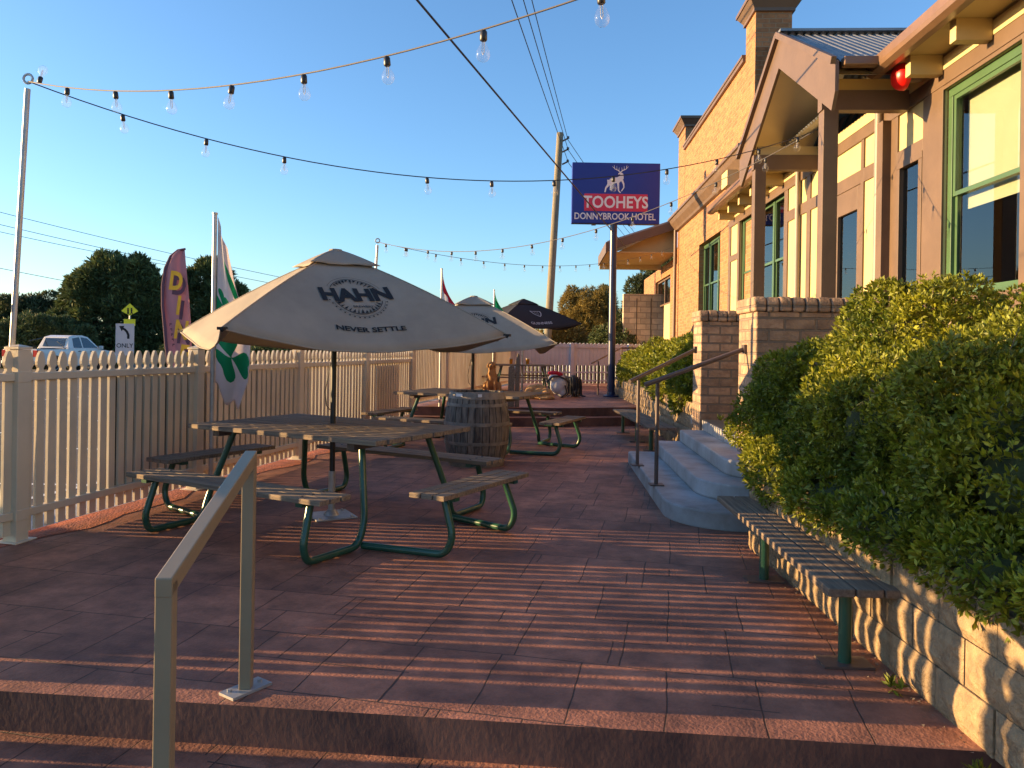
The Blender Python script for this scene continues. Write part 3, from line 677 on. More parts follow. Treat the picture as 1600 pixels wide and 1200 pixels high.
# --- timber front
tf = bthing('timber_hotel_front', 'cream and brown timber front of the hotel above the hedge', 'building')
HOLES = [(5.93, 7.12, 2.0, 3.96), (7.5, 8.05, 1.2, 3.5), (9.0, 9.85, .62, 3.5), (11.95, 14.8, 1.95, 4.07)]
m = MB(); solid_wall(0, .14, 1.5, 15.7, 1.5, 4.3, HOLES, m); m.build('wall', M_render, tf)
m = MB(); solid_wall(.02, .16, 1.5, 15.7, .3, 1.498, HOLES, m); m.build('base_wall', M_brick, tf)
m = MB(); m.b2((2.6, 1.5, .5), (2.7, 15.6, 4.3)); m.b2((.15, 1.4, .4), (2.6, 15.6, .5)); m.b2((.15, 1.5, 4.25), (2.6, 15.6, 4.3)); m.b2((.15, 1.45, .5), (2.6, 1.5, 4.3)); m.b2((.15, 15.5, .5), (2.6, 15.55, 4.3)); m.b2((.15, 8.3, .5), (2.6, 8.36, 4.3)); m.build('room_back', M_room, tf)
# brown boards
m = MB()
def board(s0, s1, z0, z1, p=.022): m.b2((-p, s0, z0), (-.001, s1, z1))
board(1.5, 15.7, 4.0, 4.14, .028)                        # head beam under the eaves
for a, b in ((8.05, 8.2), (5.60, 5.93), (7.12, 7.5), (8.92, 9.0), (9.85, 9.97), (10.75, 10.9), (11.78, 11.95), (14.8, 14.95), (15.52, 15.7)):
    board(a, b, 1.5, 4.0)
board(7.5, 8.05, 3.5, 3.62); board(8.2, 11.78, 3.5, 3.66, .021); board(5.93, 7.12, 3.96, 3.998); board(11.95, 14.8, 4.07, 4.0) if False else None
board(14.95, 15.52, 3.3, 3.42); board(9.97, 10.75, 2.2, 2.3) if False else None
board(5.6, 7.5, 1.72, 1.98, .05); board(11.7, 15.0, 1.75, 1.93, .05)
m.build('trim_boards', M_brown, tf, bevel=.003)
m = MB(); m.b2((-.10, 5.75, 1.98), (.02, 7.3, 2.02)); m.build('sill', M_brown, tf); m = MB(); m.b2((-.10, 11.8, 1.9), (.02, 14.95, 1.95)); m.build('sill', M_brown, tf)
sash_window(tf, 5.93, 7.12, 2.0, 3.96, .03, M_green, blind=2.84, fw=.075)
sash_window(tf, 7.5, 8.05, 1.3, 3.5, -.03, M_brown, bars=False, fw=.07)
sash_window(tf, 11.95, 14.8, 1.95, 4.06, .05, M_green, (.28, .72), curtains=True)
# glazed front door
d = MB(); p = -.01; s0, s1, z0, z1 = 9.0, 9.85, .62, 3.5
d.b2((p, s0, z0), (p+.08, s0+.12, z1)); d.b2((p, s1-.12, z0), (p+.08, s1, z1)); d.b2((p, s0+.12, z0), (p+.08, s1-.12, z0+.35)); d.b2((p, s0+.12, z1-.28), (p+.08, s1-.12, z1))
door = d.build('door', M_brown, tf, bevel=.004)
m = MB(); m.b2((p+.035, s0+.12, z0+.35), (p+.04, s1-.12, z1-.28)); m.build('pane', M_glass, door)
m = MB(); m.tube([(p-.03, s1-.07, 1.6), (p-.06, s1-.07, 1.62), (p-.06, s1-.07, 2.0), (p-.03, s1-.07, 2.02)], .012, 8); m.build('handle', M_galv, door)
# corner board with a pale downpipe between window and porch
m = MB(); m.b2((-.11, 8.2, 1.3), (-.0005, 8.34, 4.0)); m.build('corner_board', M_brown, tf)
m = MB(); m.tube([(-.06, 8.42, 4.2), (-.06, 8.42, 1.2)], .045, 12); m.build('downpipe', M_pipe, tf, smooth=True)
m = MB(); m.tube([(-.05, 11.2, 4.2), (-.05, 11.2, 1.2)], .04, 12); m.build('downpipe', M_pipe, tf, smooth=True)
# eaves: cream fascia board, rafter ends, soffit, gutter, roof
m = MB(); m.b2((-.035, 1.5, 4.14), (.1, 15.7, 4.26)); m.build('frieze_board', M_render, tf)
for s in [2.2, 3.3, 4.4, 5.5, 6.35, 7.15, 12.0, 12.8, 13.6, 14.4, 15.2]:
    m = MB(); m.b2((-.33, s-.05, 4.10), (-.036, s+.05, 4.28)); m.build('rafter_end', M_render, tf, bevel=.003)
pitch = .5
def roofz(p): return 4.36+(p+.42)*pitch
for s0, s1 in ((1.4, 7.62), (11.0, 15.4)):
    m = MB(); m.b2((-.36, s0, 4.282), (.0, s1, 4.30)); m.build('soffit', M_render, tf)
    m = MB(); gp = [(-.53, 4.30), (-.52, 4.26), (-.47, 4.235), (-.40, 4.24), (-.38, 4.27), (-.38, 4.385), (-.395, 4.385), (-.395, 4.28), (-.42, 4.255), (-.47, 4.25), (-.505, 4.275), (-.515, 4.31), (-.515, 4.375), (-.53, 4.38)]
    M = Matrix(((1, 0, 0, 0), (0, 0, 1, s0), (0, 1, 0, 0), (0, 0, 0, 1))); m.prism(gp, s1-s0, M); m.build('gutter', M_gutter, tf)
def corrugated(mb, o, du, dv, nu, nv, amp=.016, pitchc=.09, th=.006):
    """sheet from origin o; du runs down the slope, dv across the ribs"""
    o = Vector(o); du = Vector(du); dv = Vector(dv); nrm = du.cross(dv).normalized(); nrm = nrm if nrm.z > 0 else -nrm; Lv = dv.length; n = max(8, int(Lv/pitchc*8)); V = []
    for k in range(n+1):
        q = o+dv*(k/n)+nrm*amp*math.sin(2*math.pi*Lv*k/n/pitchc); V += [q, q+du, q-nrm*th, q+du-nrm*th]
    mb.add(V, [(4*k, 4*k+1, 4*k+5, 4*k+4) for k in range(n)]+[(4*k+2, 4*k+6, 4*k+7, 4*k+3) for k in range(n)])
m = MB(); corrugated(m, (-.44, 1.4, roofz(-.44)), (4.4, 0, 4.4*pitch), (0, 14.0, 0), 1, 1); m.build('roof', M_iron, tf)
# --- porch
po = bthing('entry_porch', 'gabled timber entry porch with brown barge boards over the stone steps', 'porch')
GA, GF, GC, PX = 7.42, 11.02, 9.22, -.887
ZA, ZE = 5.30, 4.33
for s in (GA, GF):
    sg = 1 if s > GC else -1
    m = MB(); a = Vector((PX, GC, ZA)); b = Vector((PX, s, ZE)); du = (b-a); corrugated(m, a+Vector((-.03, 0, .03)), du*1.02, Vector((2.9, 0, 0)), 1, 1); m.build('roof_sheet', M_iron, po)
    m = MB(); nn = Vector((0, sg*(ZA-ZE), abs(s-GC))).normalized()
    V = [a-nn*.0, a-Vector((0, 0, .37)), b+Vector((0, -sg*.02, -.46)), b+Vector((0, sg*.07, -.30)), b+Vector((0, sg*.07, .0))]
    V = [v+Vector((-.035, 0, 0)) for v in V]+[v+Vector((.0, 0, 0)) for v in V]
    m.add(V, [(0, 1, 2, 3, 4), (9, 8, 7, 6, 5)]+[(i, (i+1) % 5, 5+(i+1) % 5, 5+i) for i in range(5)]); m.build('barge_board', M_brown, po)
    m = MB(); m.beam(a+Vector((-.06, 0, .03)), b+Vector((-.06, sg*.09, -.01)), .05, .07); m.build('barge_trim', M_brown, po)
    m = MB(); lo = b+Vector((.0, -sg*.05, -.10)); hi = a+Vector((0, 0, -.12)); 
    m.add([lo, hi, hi+Vector((.88, 0, 0)), lo+Vector((.88, 0, 0)), lo+Vector((0, 0, .02)), hi+Vector((0, 0, .02)), hi+Vector((.88, 0, .02)), lo+Vector((.88, 0, .02))], [(0, 1, 2, 3), (7, 6, 5, 4), (0, 4, 5, 1), (2, 6, 7, 3)]); m.build('ceiling_lining', M_lin, po)
    # eave gutter across the porch side
    m = MB(); y = s+sg*.05; m.b2((PX+.04, y-.055, ZE-.055), (-.40, y+.055, ZE+.03)); m.build('gutter', M_gutter, po, bevel=.01)
    m = MB(); yb = 7.83 if sg < 0 else 10.45; m.b2((-.90, yb-.06, 3.98), (-.03, yb+.06, 4.18)); m.build('beam', M_brown, po)
    m = MB(); m.b2((-.84, yb-sg*.0-.04, 4.18), (-.03, yb+.04, 4.30)); m.build('plate', M_render, po)
m = MB(); m.beam((PX-.05, GC, ZA+.055), (2.0, GC, ZA+.055), .2, .03); m.build('ridge_cap', M_iron, po)
for s in (7.83, 10.45):
    m = MB(); m.b2((-.885, s-.075, 2.04), (-.735, s+.075, 3.98)); m.build('post', M_brown, po, bevel=.006)
# red alarm dome under the eave
m = MB(); M = Matrix.Rotation(R(-90), 4, 'Y'); m.lathe([(.135, 0), (.135, .03), (.125, .07), (.095, .10), (.05, .12), (.005, .125)], 24, M=M)
o = m.build('alarm_dome', M_red, smooth=True); b0 = Matrix.Translation(B0) @ Matrix.Rotation(BRZ, 4, 'Z'); o.matrix_world = b0 @ Matrix.Translation((-.24, 7.40, 4.19)); tag(o, 'round red alarm cover under the eave beside the porch roof', 'alarm')
m = MB(); m.lathe([(.06, 0), (.06, .14)], 12, M=M); q = m.build('mount', M_dbrown, o); q.location = (.14, 0, 0)
# small boxed vent on the brick wall
m = MB(); m.b2((-.22, 15.0, 4.75), (.07, 15.5, 5.05)); o = m.build('vent_box', M_render); o.matrix_world = b0; tag(o, 'small cream vent box high on the brick wall above the gutter', 'vent')
# --- pillars, landing, steps
def pillar(s0, s1, label):
    e = bthing('brick_pillar', label, 'pillar'); e['group'] = 'brick pillars beside the steps'
    m = MB(); m.b2((-1.63, s0, .30), (-.55, s1, 1.90)); m.build('shaft', M_pbrick, e, bevel=.012)
    m = MB(); 
    k = 0; y0 = -1.66
    while y0 < -.55:
        w = .122; y1 = min(y0+w, -.52); M = Matrix.Translation((0, 0, 0))
        pr = [(s0-.03, 1.90), (s1+.03, 1.90), (s1+.03, 2.0), (s1-.01, 2.045), (s0+.01, 2.045), (s0-.03, 2.0)]
        zt = rnd.uniform(-.004, .004)
        Mx = Matrix(((0, 0, 1, y0+.004), (1, 0, 0, 0), (0, 1, 0, zt+.001), (0, 0, 0, 1))); m.prism(pr, y1-y0-.008, Mx); y0 += w
    m.build('rowlock_cap', M_pbrick, e, bevel=.02); return e
pillar(7.36, 8.04, 'nearer brick pillar rising out of the hedge at the top of the steps'); pillar(10.08, 10.62, 'farther brick pillar with a sunlit edge at the far side of the steps')
st = bthing('stone_steps', 'three grey concrete steps with a rounded near corner leading to the porch', 'steps')
def step_poly(p, s0, s1, r, rb): return [(0.2, s0), (0.2, s1), (p+rb, s1)]+[(p+rb+rb*math.cos(R(a)), s1-rb+rb*math.sin(R(a))) for a in (100, 120, 140, 160)]+[(p, s1-rb)]+[(p+r-r*math.cos(R(a)), s0+r-r*math.sin(R(a))) for a in range(0, 91, 9)]
for k, (p, s0, s1) in enumerate(((-2.56, 6.33, 10.15), (-2.22, 6.72, 10.10), (-1.90, 7.0, 10.06))):
    m = MB(); m.prism(step_poly(p, s0, s1, .62-.06*k, .06), .155 if k else .165, Matrix.Translation((0, 0, -.01 if k == 0 else .155*k))); m.build('step', M_conc, st, bevel=.018)
m = MB(); m.b2((-1.60, 7.3, .466), (0, 10.9, .60)); m.build('tiled_landing', M_tile, st, bevel=.006)
m = MB(); m.b2((-1.55, 10.62, -.01), (-1.0, 10.94, .58)); m.build('end_block', M_conc, st)
def bpt(p, s, z): return b0 @ Vector((p, s, z))
# handrails on the steps
def round_rail(base, top, ends, label):
    e = empty('step_handrail', (base[0], base[1], base[2]), 0, label, 'handrail'); b = Vector(base)
    m = MB(); m.tube([(0, 0, 0), Vector(top)-b], .021, 10); m.build('post', M_dbrown, e, smooth=True)
    m = MB(); m.tube([Vector(q)-b for q in ends], .024, 10); m.build('handrail_bar', M_dbrown, e, smooth=True)
    m = MB(); m.box((0, 0, .006), (.14, .14, .012)); m.build('foot_plate', M_dbrown, e)
    m = MB(); m.box(Vector(ends[-1])-b, (.03, .09, .09)); m.build('wall_plate', M_dbrown, e)
round_rail((1.49, 9.0, .155), (1.49, 9.0, 1.15), [(1.40, 9.1, 1.13), (2.38, 9.98, 1.52)], 'brown pipe handrail fixed to the farther pillar')
round_rail((1.47, 7.72, .155), (1.47, 7.72, 1.21), [(1.32, 7.6, 1.165), (2.36, 7.80, 1.535)], 'brown pipe handrail fixed to the nearer pillar')
e = empty('terrace_handrail', (2.2, 19.5, .34), 0, 'thin handrail beside the far sign pole at the back', 'handrail')
m = MB(); m.tube([(0, 0, 0), (0, 0, .85)], .02, 8); m.tube([(.9, 2.2, 0), (.9, 2.2, 1.2)], .02, 8); m.tube([(-.2, -.3, .80), (.9, 2.2, 1.2), (1.5, 2.3, 1.2)], .02, 8); m.build('rail_frame', M_dbrown, e, smooth=True)

# ------------------------------------------------------------------ near square handrail
e = empty('square_handrail', (-1.14, 3.36, 0), 0, 'bronze square tube handrail standing on the step edge in the left foreground', 'handrail')
def sq(mb, a, b, w, rz):
    a = Vector(a); b = Vector(b)
    mb.beam(a, b, w, w, up=(math.cos(rz), math.sin(rz), 0))
p2 = Vector((0, 0, 0)); p1 = Vector((.09, -1.0, 0)); arz = math.atan2(-1, .09)
hd = (p1-p2).normalized(); sidev = Vector((-hd.y, hd.x, 0))
m = MB(); m.beam(p2+Vector((0, 0, .012)), p2+Vector((0, 0, 1.0)), .052, .052, up=sidev); m.build('post', M_rail, e, bevel=.004)
m = MB(); m.beam(p1+Vector((0, 0, -.30)), p1+Vector((0, 0, .785)), .052, .052, up=sidev); m.build('post', M_rail, e, bevel=.004)
m = MB(); w = .026
def sec(p, zt, zb): return [p+sidev*w+Vector((0, 0, zt)), p-sidev*w+Vector((0, 0, zt)), p-sidev*w+Vector((0, 0, zb)), p+sidev*w+Vector((0, 0, zb))]
m.add(sec(p2-hd*.028, 1.045, .985)+sec(p1+hd*.028, .80, .74), [(0, 1, 2, 3), (7, 6, 5, 4), (0, 4, 5, 1), (1, 5, 6, 2), (2, 6, 7, 3), (3, 7, 4, 0)]); m.build('top_rail', M_rail, e, bevel=.004)
m = MB(); m.box((0, 0, .007), (.10, .20, .012), rz=R(-35)); [m.lathe([(.011, .013), (.011, .024)], 6, c=(a, b, 0)) for a, b in ((.04, .06), (-.055, -.045))]; m.build('foot_plate', M_galv, e)

# ------------------------------------------------------------------ hedges and plants
def hedge(name, blobs, n, size, label, seed, leafm=M_leafh, cat='hedge', core=.48, depth=.24, per=5):
    lo = min(b[2]-b[5] for b in blobs); e = empty(name, (blobs[0][0], blobs[0][1], 0), 0, label, cat); o = e.location.copy()
    bl = [(b[0]-o.x, b[1]-o.y, b[2], b[3], b[4], b[5]) for b in blobs]
    g = np.random.default_rng(seed); ex = []
    for b in bl:
        for k in range(15):
            d = g.normal(0, 1, 3); d /= np.linalg.norm(d); q = g.uniform(.18, .36); rr = q*min(b[3:6])*1.25
            ex.append((b[0]+d[0]*b[3]*.86, b[1]+d[1]*b[4]*.86, b[2]+d[2]*b[5]*.86, rr, rr, rr))
    P, Nn = blob_points(bl+ex, n, seed, depth, .14); Nn = Nn+np.array([0, 0, .35]); leaf_mesh('foliage', P, Nn, size, leafm, e, per=per, seed=seed)
    if cat == 'hedge':
        k = rnd.sample(range(len(P)), 170); leaf_mesh('dead_leaves', P[k[:110]], Nn[k[:110]], size*1.1, M_wood, e, per=3, seed=seed+1)
        C = []; D = []; st_ = MB()
        for j in k[110:]:
            d = Vector(Nn[j])+Vector((rnd.uniform(-.4, .4), rnd.uniform(-.4, .4), .9)); d.normalize(); L_ = rnd.uniform(.10, .22); p0 = Vector(P[j])
            st_.tube([p0-d*.05, p0+d*L_], .0025, 4)
            for q in range(7): C.append(tuple(p0+d*L_*q/6)); D.append((d.x, d.y, d.z))
        leaf_mesh('shoots', np.array(C), np.array(D), size*.9, leafm, e, per=3, spread=.7, seed=seed+2); st_.build('twigs', M_bark, e)
    m = MB(); [ico(m, b[:3], (b[3]*core, b[4]*core, b[5]*core), 3) for b in bl]; m.build('shade_core', M_core, e, smooth=True); return e  # dark lumps put the shade inside the foliage into colour
H1 = [(2.27, 6.62, .92, .32, .42, .36), (2.60, 6.1, 1.15, .55, .6, .50), (2.85, 5.35, 1.30, .62, .75, .72), (2.45, 4.9, 1.0, .58, .8, .55), (3.2, 4.9, 1.35, .6, .8, .48),
      (2.75, 4.0, 1.08, .78, .8, .62), (2.40, 3.4, .92, .56, .7, .46), (2.7, 2.5, 1.0, .8, .8, .6), (2.3, 5.7, .78, .42, .7, .34), (2.03, 5.5, .62, .30, .6, .22), (2.0, 4.7, .62, .28, .6, .20), (2.0, 3.9, .63, .26, .6, .19), (2.0, 3.1, .65, .25, .6, .18), (2.0, 2.3, .67, .26, .6, .18), (3.4, 3.6, 1.2, .7, 1.2, .5), (3.2, 6.3, 1.2, .5, .5, .45)]
hedge('hedge', H1, 92000, .038, 'big bright green leafy hedge spilling over the block wall behind the near bench', 3)
for i in range(26):   # lumpy shoots along the top and side
    b = H1[rnd.choice([0, 1, 2, 3, 5, 6, 9, 10])]; a = rnd.uniform(0, 6.28)
H2 = [(3.05, 11.6, 1.15, .5, .7, .62), (3.15, 12.8, 1.15, .55, .9, .66), (3.15, 14.3, 1.08, .55, .9, .62), (3.2, 16.0, 1.05, .6, 1.1, .6), (3.25, 18.0, 1.0, .6, 1.2, .58), (2.75, 11.9, .95, .3, .6, .4), (2.8, 13.6, .9, .3, .9, .35), (3.3, 19.8, .95, .55, .9, .5), (3.6, 12.4, 1.4, .45, 1.2, .55)]
hedge('hedge', H2, 30000, .065, 'leafy green hedge beyond the steps below the brick wing', 5)
# small weeds at the feet of the walls and steps
def weed(x, y, z, n, s, label, leafm=M_leafh):
    g = np.random.default_rng(int(x*1000+y*77) % 9999); P = np.zeros((n, 3))+g.normal(0, s*.25, (n, 3))*[1, 1, .2]+[0, 0, s*.5]; N_ = g.normal(0, .5, (n, 3))+[0, 0, 1]
    tag(leaf_mesh('weed', P, N_, s, leafm, None, per=4, spread=.5, aspect=.3, seed=int(x*100) % 97, loc=(x, y, z)), label, 'weed')
weed(1.72, 3.42, 0, 8, .05, 'small weed tuft at the wall foot behind the near bench leg')
weed(-.98, 2.42, -.17, 7, .07, 'yellow green weed sprouting beside the handrail post on the lower step')
weed(-1.30, 2.4, -.17, 5, .05, 'tiny weed on the lower step left of the handrail')
weed(1.70, 2.75, 0, 6, .04, 'moss green weed at the wall foot near the right corner')
weed(2.65, 9.75, .6, 5, .07, 'tiny plant at the foot of the farther brick pillar')
# ground litter of dry leaves along the wall
m = MB()
for i in range(260):
    y = rnd.uniform(2.9, 6.2); x = 1.83-abs(rnd.gauss(0, .07)); a = rnd.uniform(0, 6.28); s = rnd.uniform(.006, .018); z = .006
    m.add([(x, y, z), (x+s*math.cos(a), y+s*math.sin(a), z+.004), (x+s*math.cos(a+.8), y+s*math.sin(a+.8), z+rnd.uniform(0, .008))], [(0, 1, 2)])
tag(m.build('leaf_litter', M_wood), 'dry leaf litter along the foot of the near block wall', 'leaf litter', kind='stuff')

def tree(name, loc, crown, n, size, leafm, label, seed, trunk=.35, per=6, spread=.75, aspect=.26, limbs=7, group=None, up=.3, depth=.35):
    e = empty(name, loc, 0, label, 'tree', group); P, Nn = [], []
    g = np.random.default_rng(seed)
    bl = list(crown); extra = []
    for b in crown:                                  # ragged sub-clumps on each lobe
        for k in range(16):
            d = g.normal(0, 1, 3); d[2] = abs(d[2])*.7 if b[2] < 3 else d[2]; d /= np.linalg.norm(d); q = g.uniform(.12, .34)
            extra.append((b[0]+d[0]*b[3]*1.04, b[1]+d[1]*b[4]*1.04, b[2]+d[2]*b[5]*1.04, b[3]*q, b[4]*q, b[5]*q))
    P, Nn = blob_points(bl+extra, n, seed, depth, .16); Nn[:, 2] += up
    c = leaf_mesh('crown', P, Nn, size, leafm, e, per=per, spread=spread, aspect=aspect, seed=seed)
    top = max(b[2] for b in crown); m = MB(); m.tube([(0, 0, -.3), (.1*trunk, 0, top*.4), (-.2*trunk, .1, top*.8), (0, 0, top)], [trunk*1.2, trunk*.8, trunk*.5, trunk*.15], 9)
    for k in range(limbs):
        b = crown[k % len(crown)]; z0 = top*(.25+.5*k/limbs); m.tube([(0, 0, z0), (b[0]*.5, b[1]*.5, (z0+b[2])/2+.2), (b[0]*.95, b[1]*.95, b[2]+.2*b[5])], [trunk*.4, trunk*.25, trunk*.08], 6)
    m.build('trunk', M_bark, e, smooth=True); return e
# big dark conifers across the street (tree 1 left of the feather banner, tree 2 right of it)
K = 48/1200
tree('conifer_tree', (-25.0, 48, -.3), [(0, 0, 2.8, 2.6, 1.6, 2.1), (-1.3, 0, 4.9, 1.5, 1.3, 1.3), (.7, 0, 5.7, 1.5, 1.3, 1.2), (-2.7, 0, 2.5, 1.2, 1.2, 1.2), (2.2, .5, 3.0, 1.3, 1.3, 1.9), (1.9, 0, 5.0, 1.1, 1.1, 1.0), (-.3, 0, 6.1, 1.0, .9, .9), (-2.3, 0, 4.0, .8, .8, .7)], 12500, .36, M_leafd, 'tall dark conifer behind the white ute and road signs', 11, .5, group='dark conifers across the street')
tree('conifer_tree', (-20.0, 50, -.3), [(0, 0, 3.2, 1.8, 1.4, 2.2), (.2, 0, 5.6, 1.3, 1.2, 1.2), (1.5, 0, 4.3, 1.3, 1.2, 1.3), (1.4, 0, 2.4, 2.2, 1.4, 1.6)], 9500, .36, M_leafd, 'dark conifer rising behind the shamrock flag', 12, .45, group='dark conifers across the street')
tree('gum_tree', (-33, 52, -.3), [(0, 0, 3.0, 2.4, 1.6, 1.7), (-2.3, 0, 2.6, 1.7, 1.5, 1.3), (1.8, 0, 2.2, 1.6, 1.3, 1.4)], 9000, .26, M_leafg, 'grey green gum tree above the far house roof at the left edge', 13, .3)
tree('bush_tree', (-28.0, 45, -.3), [(0, 0, 1.6, 2.0, 1.6, 1.5), (1.8, 0, 1.4, 1.5, 1.2, 1.3), (-1.8, 0, 1.2, 1.3, 1.2, 1.0)], 9000, .24, M_leafd, 'low bushy dark tree directly behind the ute cab', 14, .2)
for i, (px, Y, w, h, lm) in enumerate(((-11.5, 40, 3.4, 1.9, M_leafd), (-15.5, 60, 3.4, 2.4, M_leafd), (-9, 62, 3, 2.0, M_leafg), (-5.5, 58, 2.2, 2.1, M_leafd), (-17.5, 42, 2.2, 1.7, M_leafd), (-3, 80, 4, 2.2, M_leafg), (-11.5, 90, 5, 2.6, M_leafg))):
    lab = ['dark rounded tree below the left tip of the near umbrella', 'dark street tree seen under the near umbrella edge', 'pale low tree between the umbrella pole and the fence post', 'small dark tree left of the slatted fence', 'dark shrub behind the feather banner foot', 'far pale trees beyond the slatted fence', 'far pale tree under the near umbrella'][i]
    tree('street_tree', (px, Y, -.3), [(0, 0, h*.6, w*.5, w*.5, h*.5), (w*.4, 0, h*.5, w*.4, w*.4, h*.45), (-w*.4, 0, h*.45, w*.4, w*.4, h*.42)], 5000, .2, lm, lab, 20+i, .14)
# olive dome shrub, tree over the block wall, hedge beyond the back fence
tree('olive_tree', (3.6, 36, -.3), [(0, 0, 2.7, 1.2, 1.2, 1.9), (-.45, 0, 2.5, .8, .8, 1.4), (.5, 0, 2.6, .8, .8, 1.5)], 14000, .14, M_leafo, 'round golden olive tree standing between the pole and the blue sign pole', 31, .16, aspect=.2)
tree('leafy_tree', (7.2, 33, -.3), [(0, 0, 4.1, 2.0, 1.8, 1.5), (-1.2, 0, 3.4, 1.2, 1.2, 1.2), (1.2, 0, 3.0, 1.6, 1.4, 1.6)], 16000, .16, M_leafg, 'green tree under the far awning behind the block wall', 32, .22)
hedge('far_hedge', [(1.2+.9*i, 28.5+.3*i, 1.1, .9, .7, 1.05+.25*math.sin(i*2)) for i in range(6)], 14000, .12, 'sunlit green shrubbery growing behind the back fence', 33, leafm=M_leafo)
hedge('ivy_shrub', [(3.7, 27.5, 1.5, 1.0, .6, .9), (4.6, 27.5, 1.3, 1.0, .6, .9)], 6000, .10, 'dark shrub over the back fence beside the sign pole', 34, leafm=M_leafd)
# stepped block garden wall beyond the brick wing
e = empty('block_screen_wall', (3.9, 27, 0), 0, 'pale stepped block wall under the far awning', 'wall')
m = MB(); m.b2((0, 0, .3), (1.55, .25, 3.45)); m.b2((1.551, .05, .3), (3.2, .3, 2.7)); m.build('wall', mat('pale_block', (.55, .42, .30), .85, .12, 5, .006, 40, kind='block', extra=(.4, .2, .012, (.33, .25, .18))), e)
for x in (.45, .95): 
    m = MB(); m.b2((x, -.012, .3), (x+.03, -.001, 3.3)); m.build('control_joint', M_dbrown, e)

# ------------------------------------------------------------------ awning wing beyond the brick wing
aw = bthing('awning_wing', 'far low wing with a brown skillion awning beyond the brick wing', 'building')
A0 = 22.75
m = MB(); solid_wall(.12, .4, A0, 31, .3, 4.3, [(24.2, 27.6, 1.2, 3.9)], m); m.build('wall', M_brick, aw)
m = MB(); m.b2((.2, 24.2, 1.2), (.24, 26.0, 3.0)); m.build('cream_panel', M_render, aw); sash_window(aw, 24.2, 27.6, 3.0, 3.9, .2, M_brown, (.5,), bars=False)
m = MB(); m.b2((.7, 24, 1), (.75, 28, 4)); m.build('room_back', M_room, aw)
zl, zh = 4.66, 5.36; xl = -1.98
for nm, mt, dz0, dz1, y0, y1 in (('roof', M_iron, .0, .05, A0, 26.4), ('fascia', M_brown, -.26, -.002, A0-.04, A0)):
    m = MB(); m.add([(xl, y0, zl+dz0), (.1, y0, zh+dz0), (.1, y1, zh+dz0), (xl, y1, zl+dz0), (xl, y0, zl+dz1), (.1, y0, zh+dz1), (.1, y1, zh+dz1), (xl, y1, zl+dz1)], [(3, 2, 1, 0), (4, 5, 6, 7), (0, 1, 5, 4), (1, 2, 6, 5), (2, 3, 7, 6), (3, 0, 4, 7)]); m.build(nm, mt, aw)
m = MB(); m.b2((xl+.01, A0, zl-.28), (.1, 26.4, zl-.26)); m.build('soffit', M_render, aw)
m = MB(); m.add([(xl+.3, A0+.3, zl-.25), (.1, A0+.3, zl-.25), (.1, A0+.3, zh-.1)], [(0, 1, 2)]); m.build('gable_infill', M_render, aw)
m = MB(); m.b2((xl-.04, A0-.04, zl-.30), (xl, 26.4, zl+.02)); m.build('front_fascia', M_brown, aw)
m = MB(); m.b2((xl+.0, A0+3.4, zl-.44), (.1, A0+3.5, zl-.281)); m.build('beam', M_render, aw)

# ------------------------------------------------------------------ hotel sign
e = empty('hotel_sign', (2.44, 18.8, .34), 0, 'navy and red hotel sign on a tall blue pole', 'sign')
m = MB(); m.tube([(0, 0, 0), (0, 0, 4.25)], .088, 18); m.lathe([(.2, 0), (.2, .03), (.11, .05), (.10, .12)], 18); m.build('pole', M_navyp, e, smooth=True)
SX0, SX1, SZ0, SZ1 = -1.04, 1.10, 4.22, 5.70
bx = MB(); bx.b2((SX0, -.11, SZ0), (SX1, .11, SZ1)); board_ = bx.build('sign_box', M_navy, e, bevel=.01)
m = MB(); m.b2((SX0+.30, -.116, SZ0+.30), (SX0+1.84, -.111, SZ0+.72)); m.build('red_panel', M_sred, board_)
F = facing((0, 0, 0), (1, 0, 0), (0, 0, 1))
def sign_text(txt, x, z, size, bold, sx, y=-.118, mt=M_slet, parent=board_, nm='lettering'):
    V, Fc = text_geo(txt, size, bold, sx); m = MB(); m.add([(x+a, y-c, z+b) for a, b, c in V], Fc); return m.build(nm, mt, parent)
cx = (SX0+SX1)/2
sign_text('TOOHEYS', cx, SZ0+.505, .40, .022, .87, -.119); sign_text('DONNYBROOK HOTEL', cx-.02, SZ0+.165, .225, .016, .83)
# leaping stag drawn with flat strokes
m = MB()
def stroke(pts, ws, y=-.117):
    P = [Vector((p[0], p[1])) for p in pts]; L_, R_ = [], []
    for i, p in enumerate(P):
        d = (P[min(i+1, len(P)-1)]-P[max(i-1, 0)]).normalized(); n_ = Vector((-d.y, d.x)); w_ = ws[i] if isinstance(ws, (list, tuple)) else ws; L_.append(p+n_*w_); R_.append(p-n_*w_)
    V = [(cx+q.x, y, SZ0+q.y) for q in L_]+[(cx+q.x, y, SZ0+q.y) for q in R_]; n_ = len(P); m.add(V, [(i, i+1, n_+i+1, n_+i) for i in range(n_-1)])
stroke([(-.15, 1.02), (-.05, 1.05), (.05, 1.06), (.13, 1.13), (.14, 1.22)], [.06, .075, .07, .06, .03])       # body and neck
stroke([(.14, 1.2), (.09, 1.235), (.05, 1.20)], [.03, .028, .012], -.1175)                                   # head
stroke([(-.17, 1.06), (-.18, .95), (-.25, .86), (-.27, .76)], [.05, .035, .02, .015], -.118)                  # hind leg
stroke([(-.12, 1.0), (-.13, .90), (-.10, .80)], [.04, .02, .014], -.1185)
stroke([(.04, 1.04), (.05, .92), (.06, .80), (.11, .75)], [.035, .022, .015, .015], -.118)
stroke([(.13, 1.08), (.18, .97), (.19, .88), (.13, .79)], [.03, .02, .014, .012], -.1185)
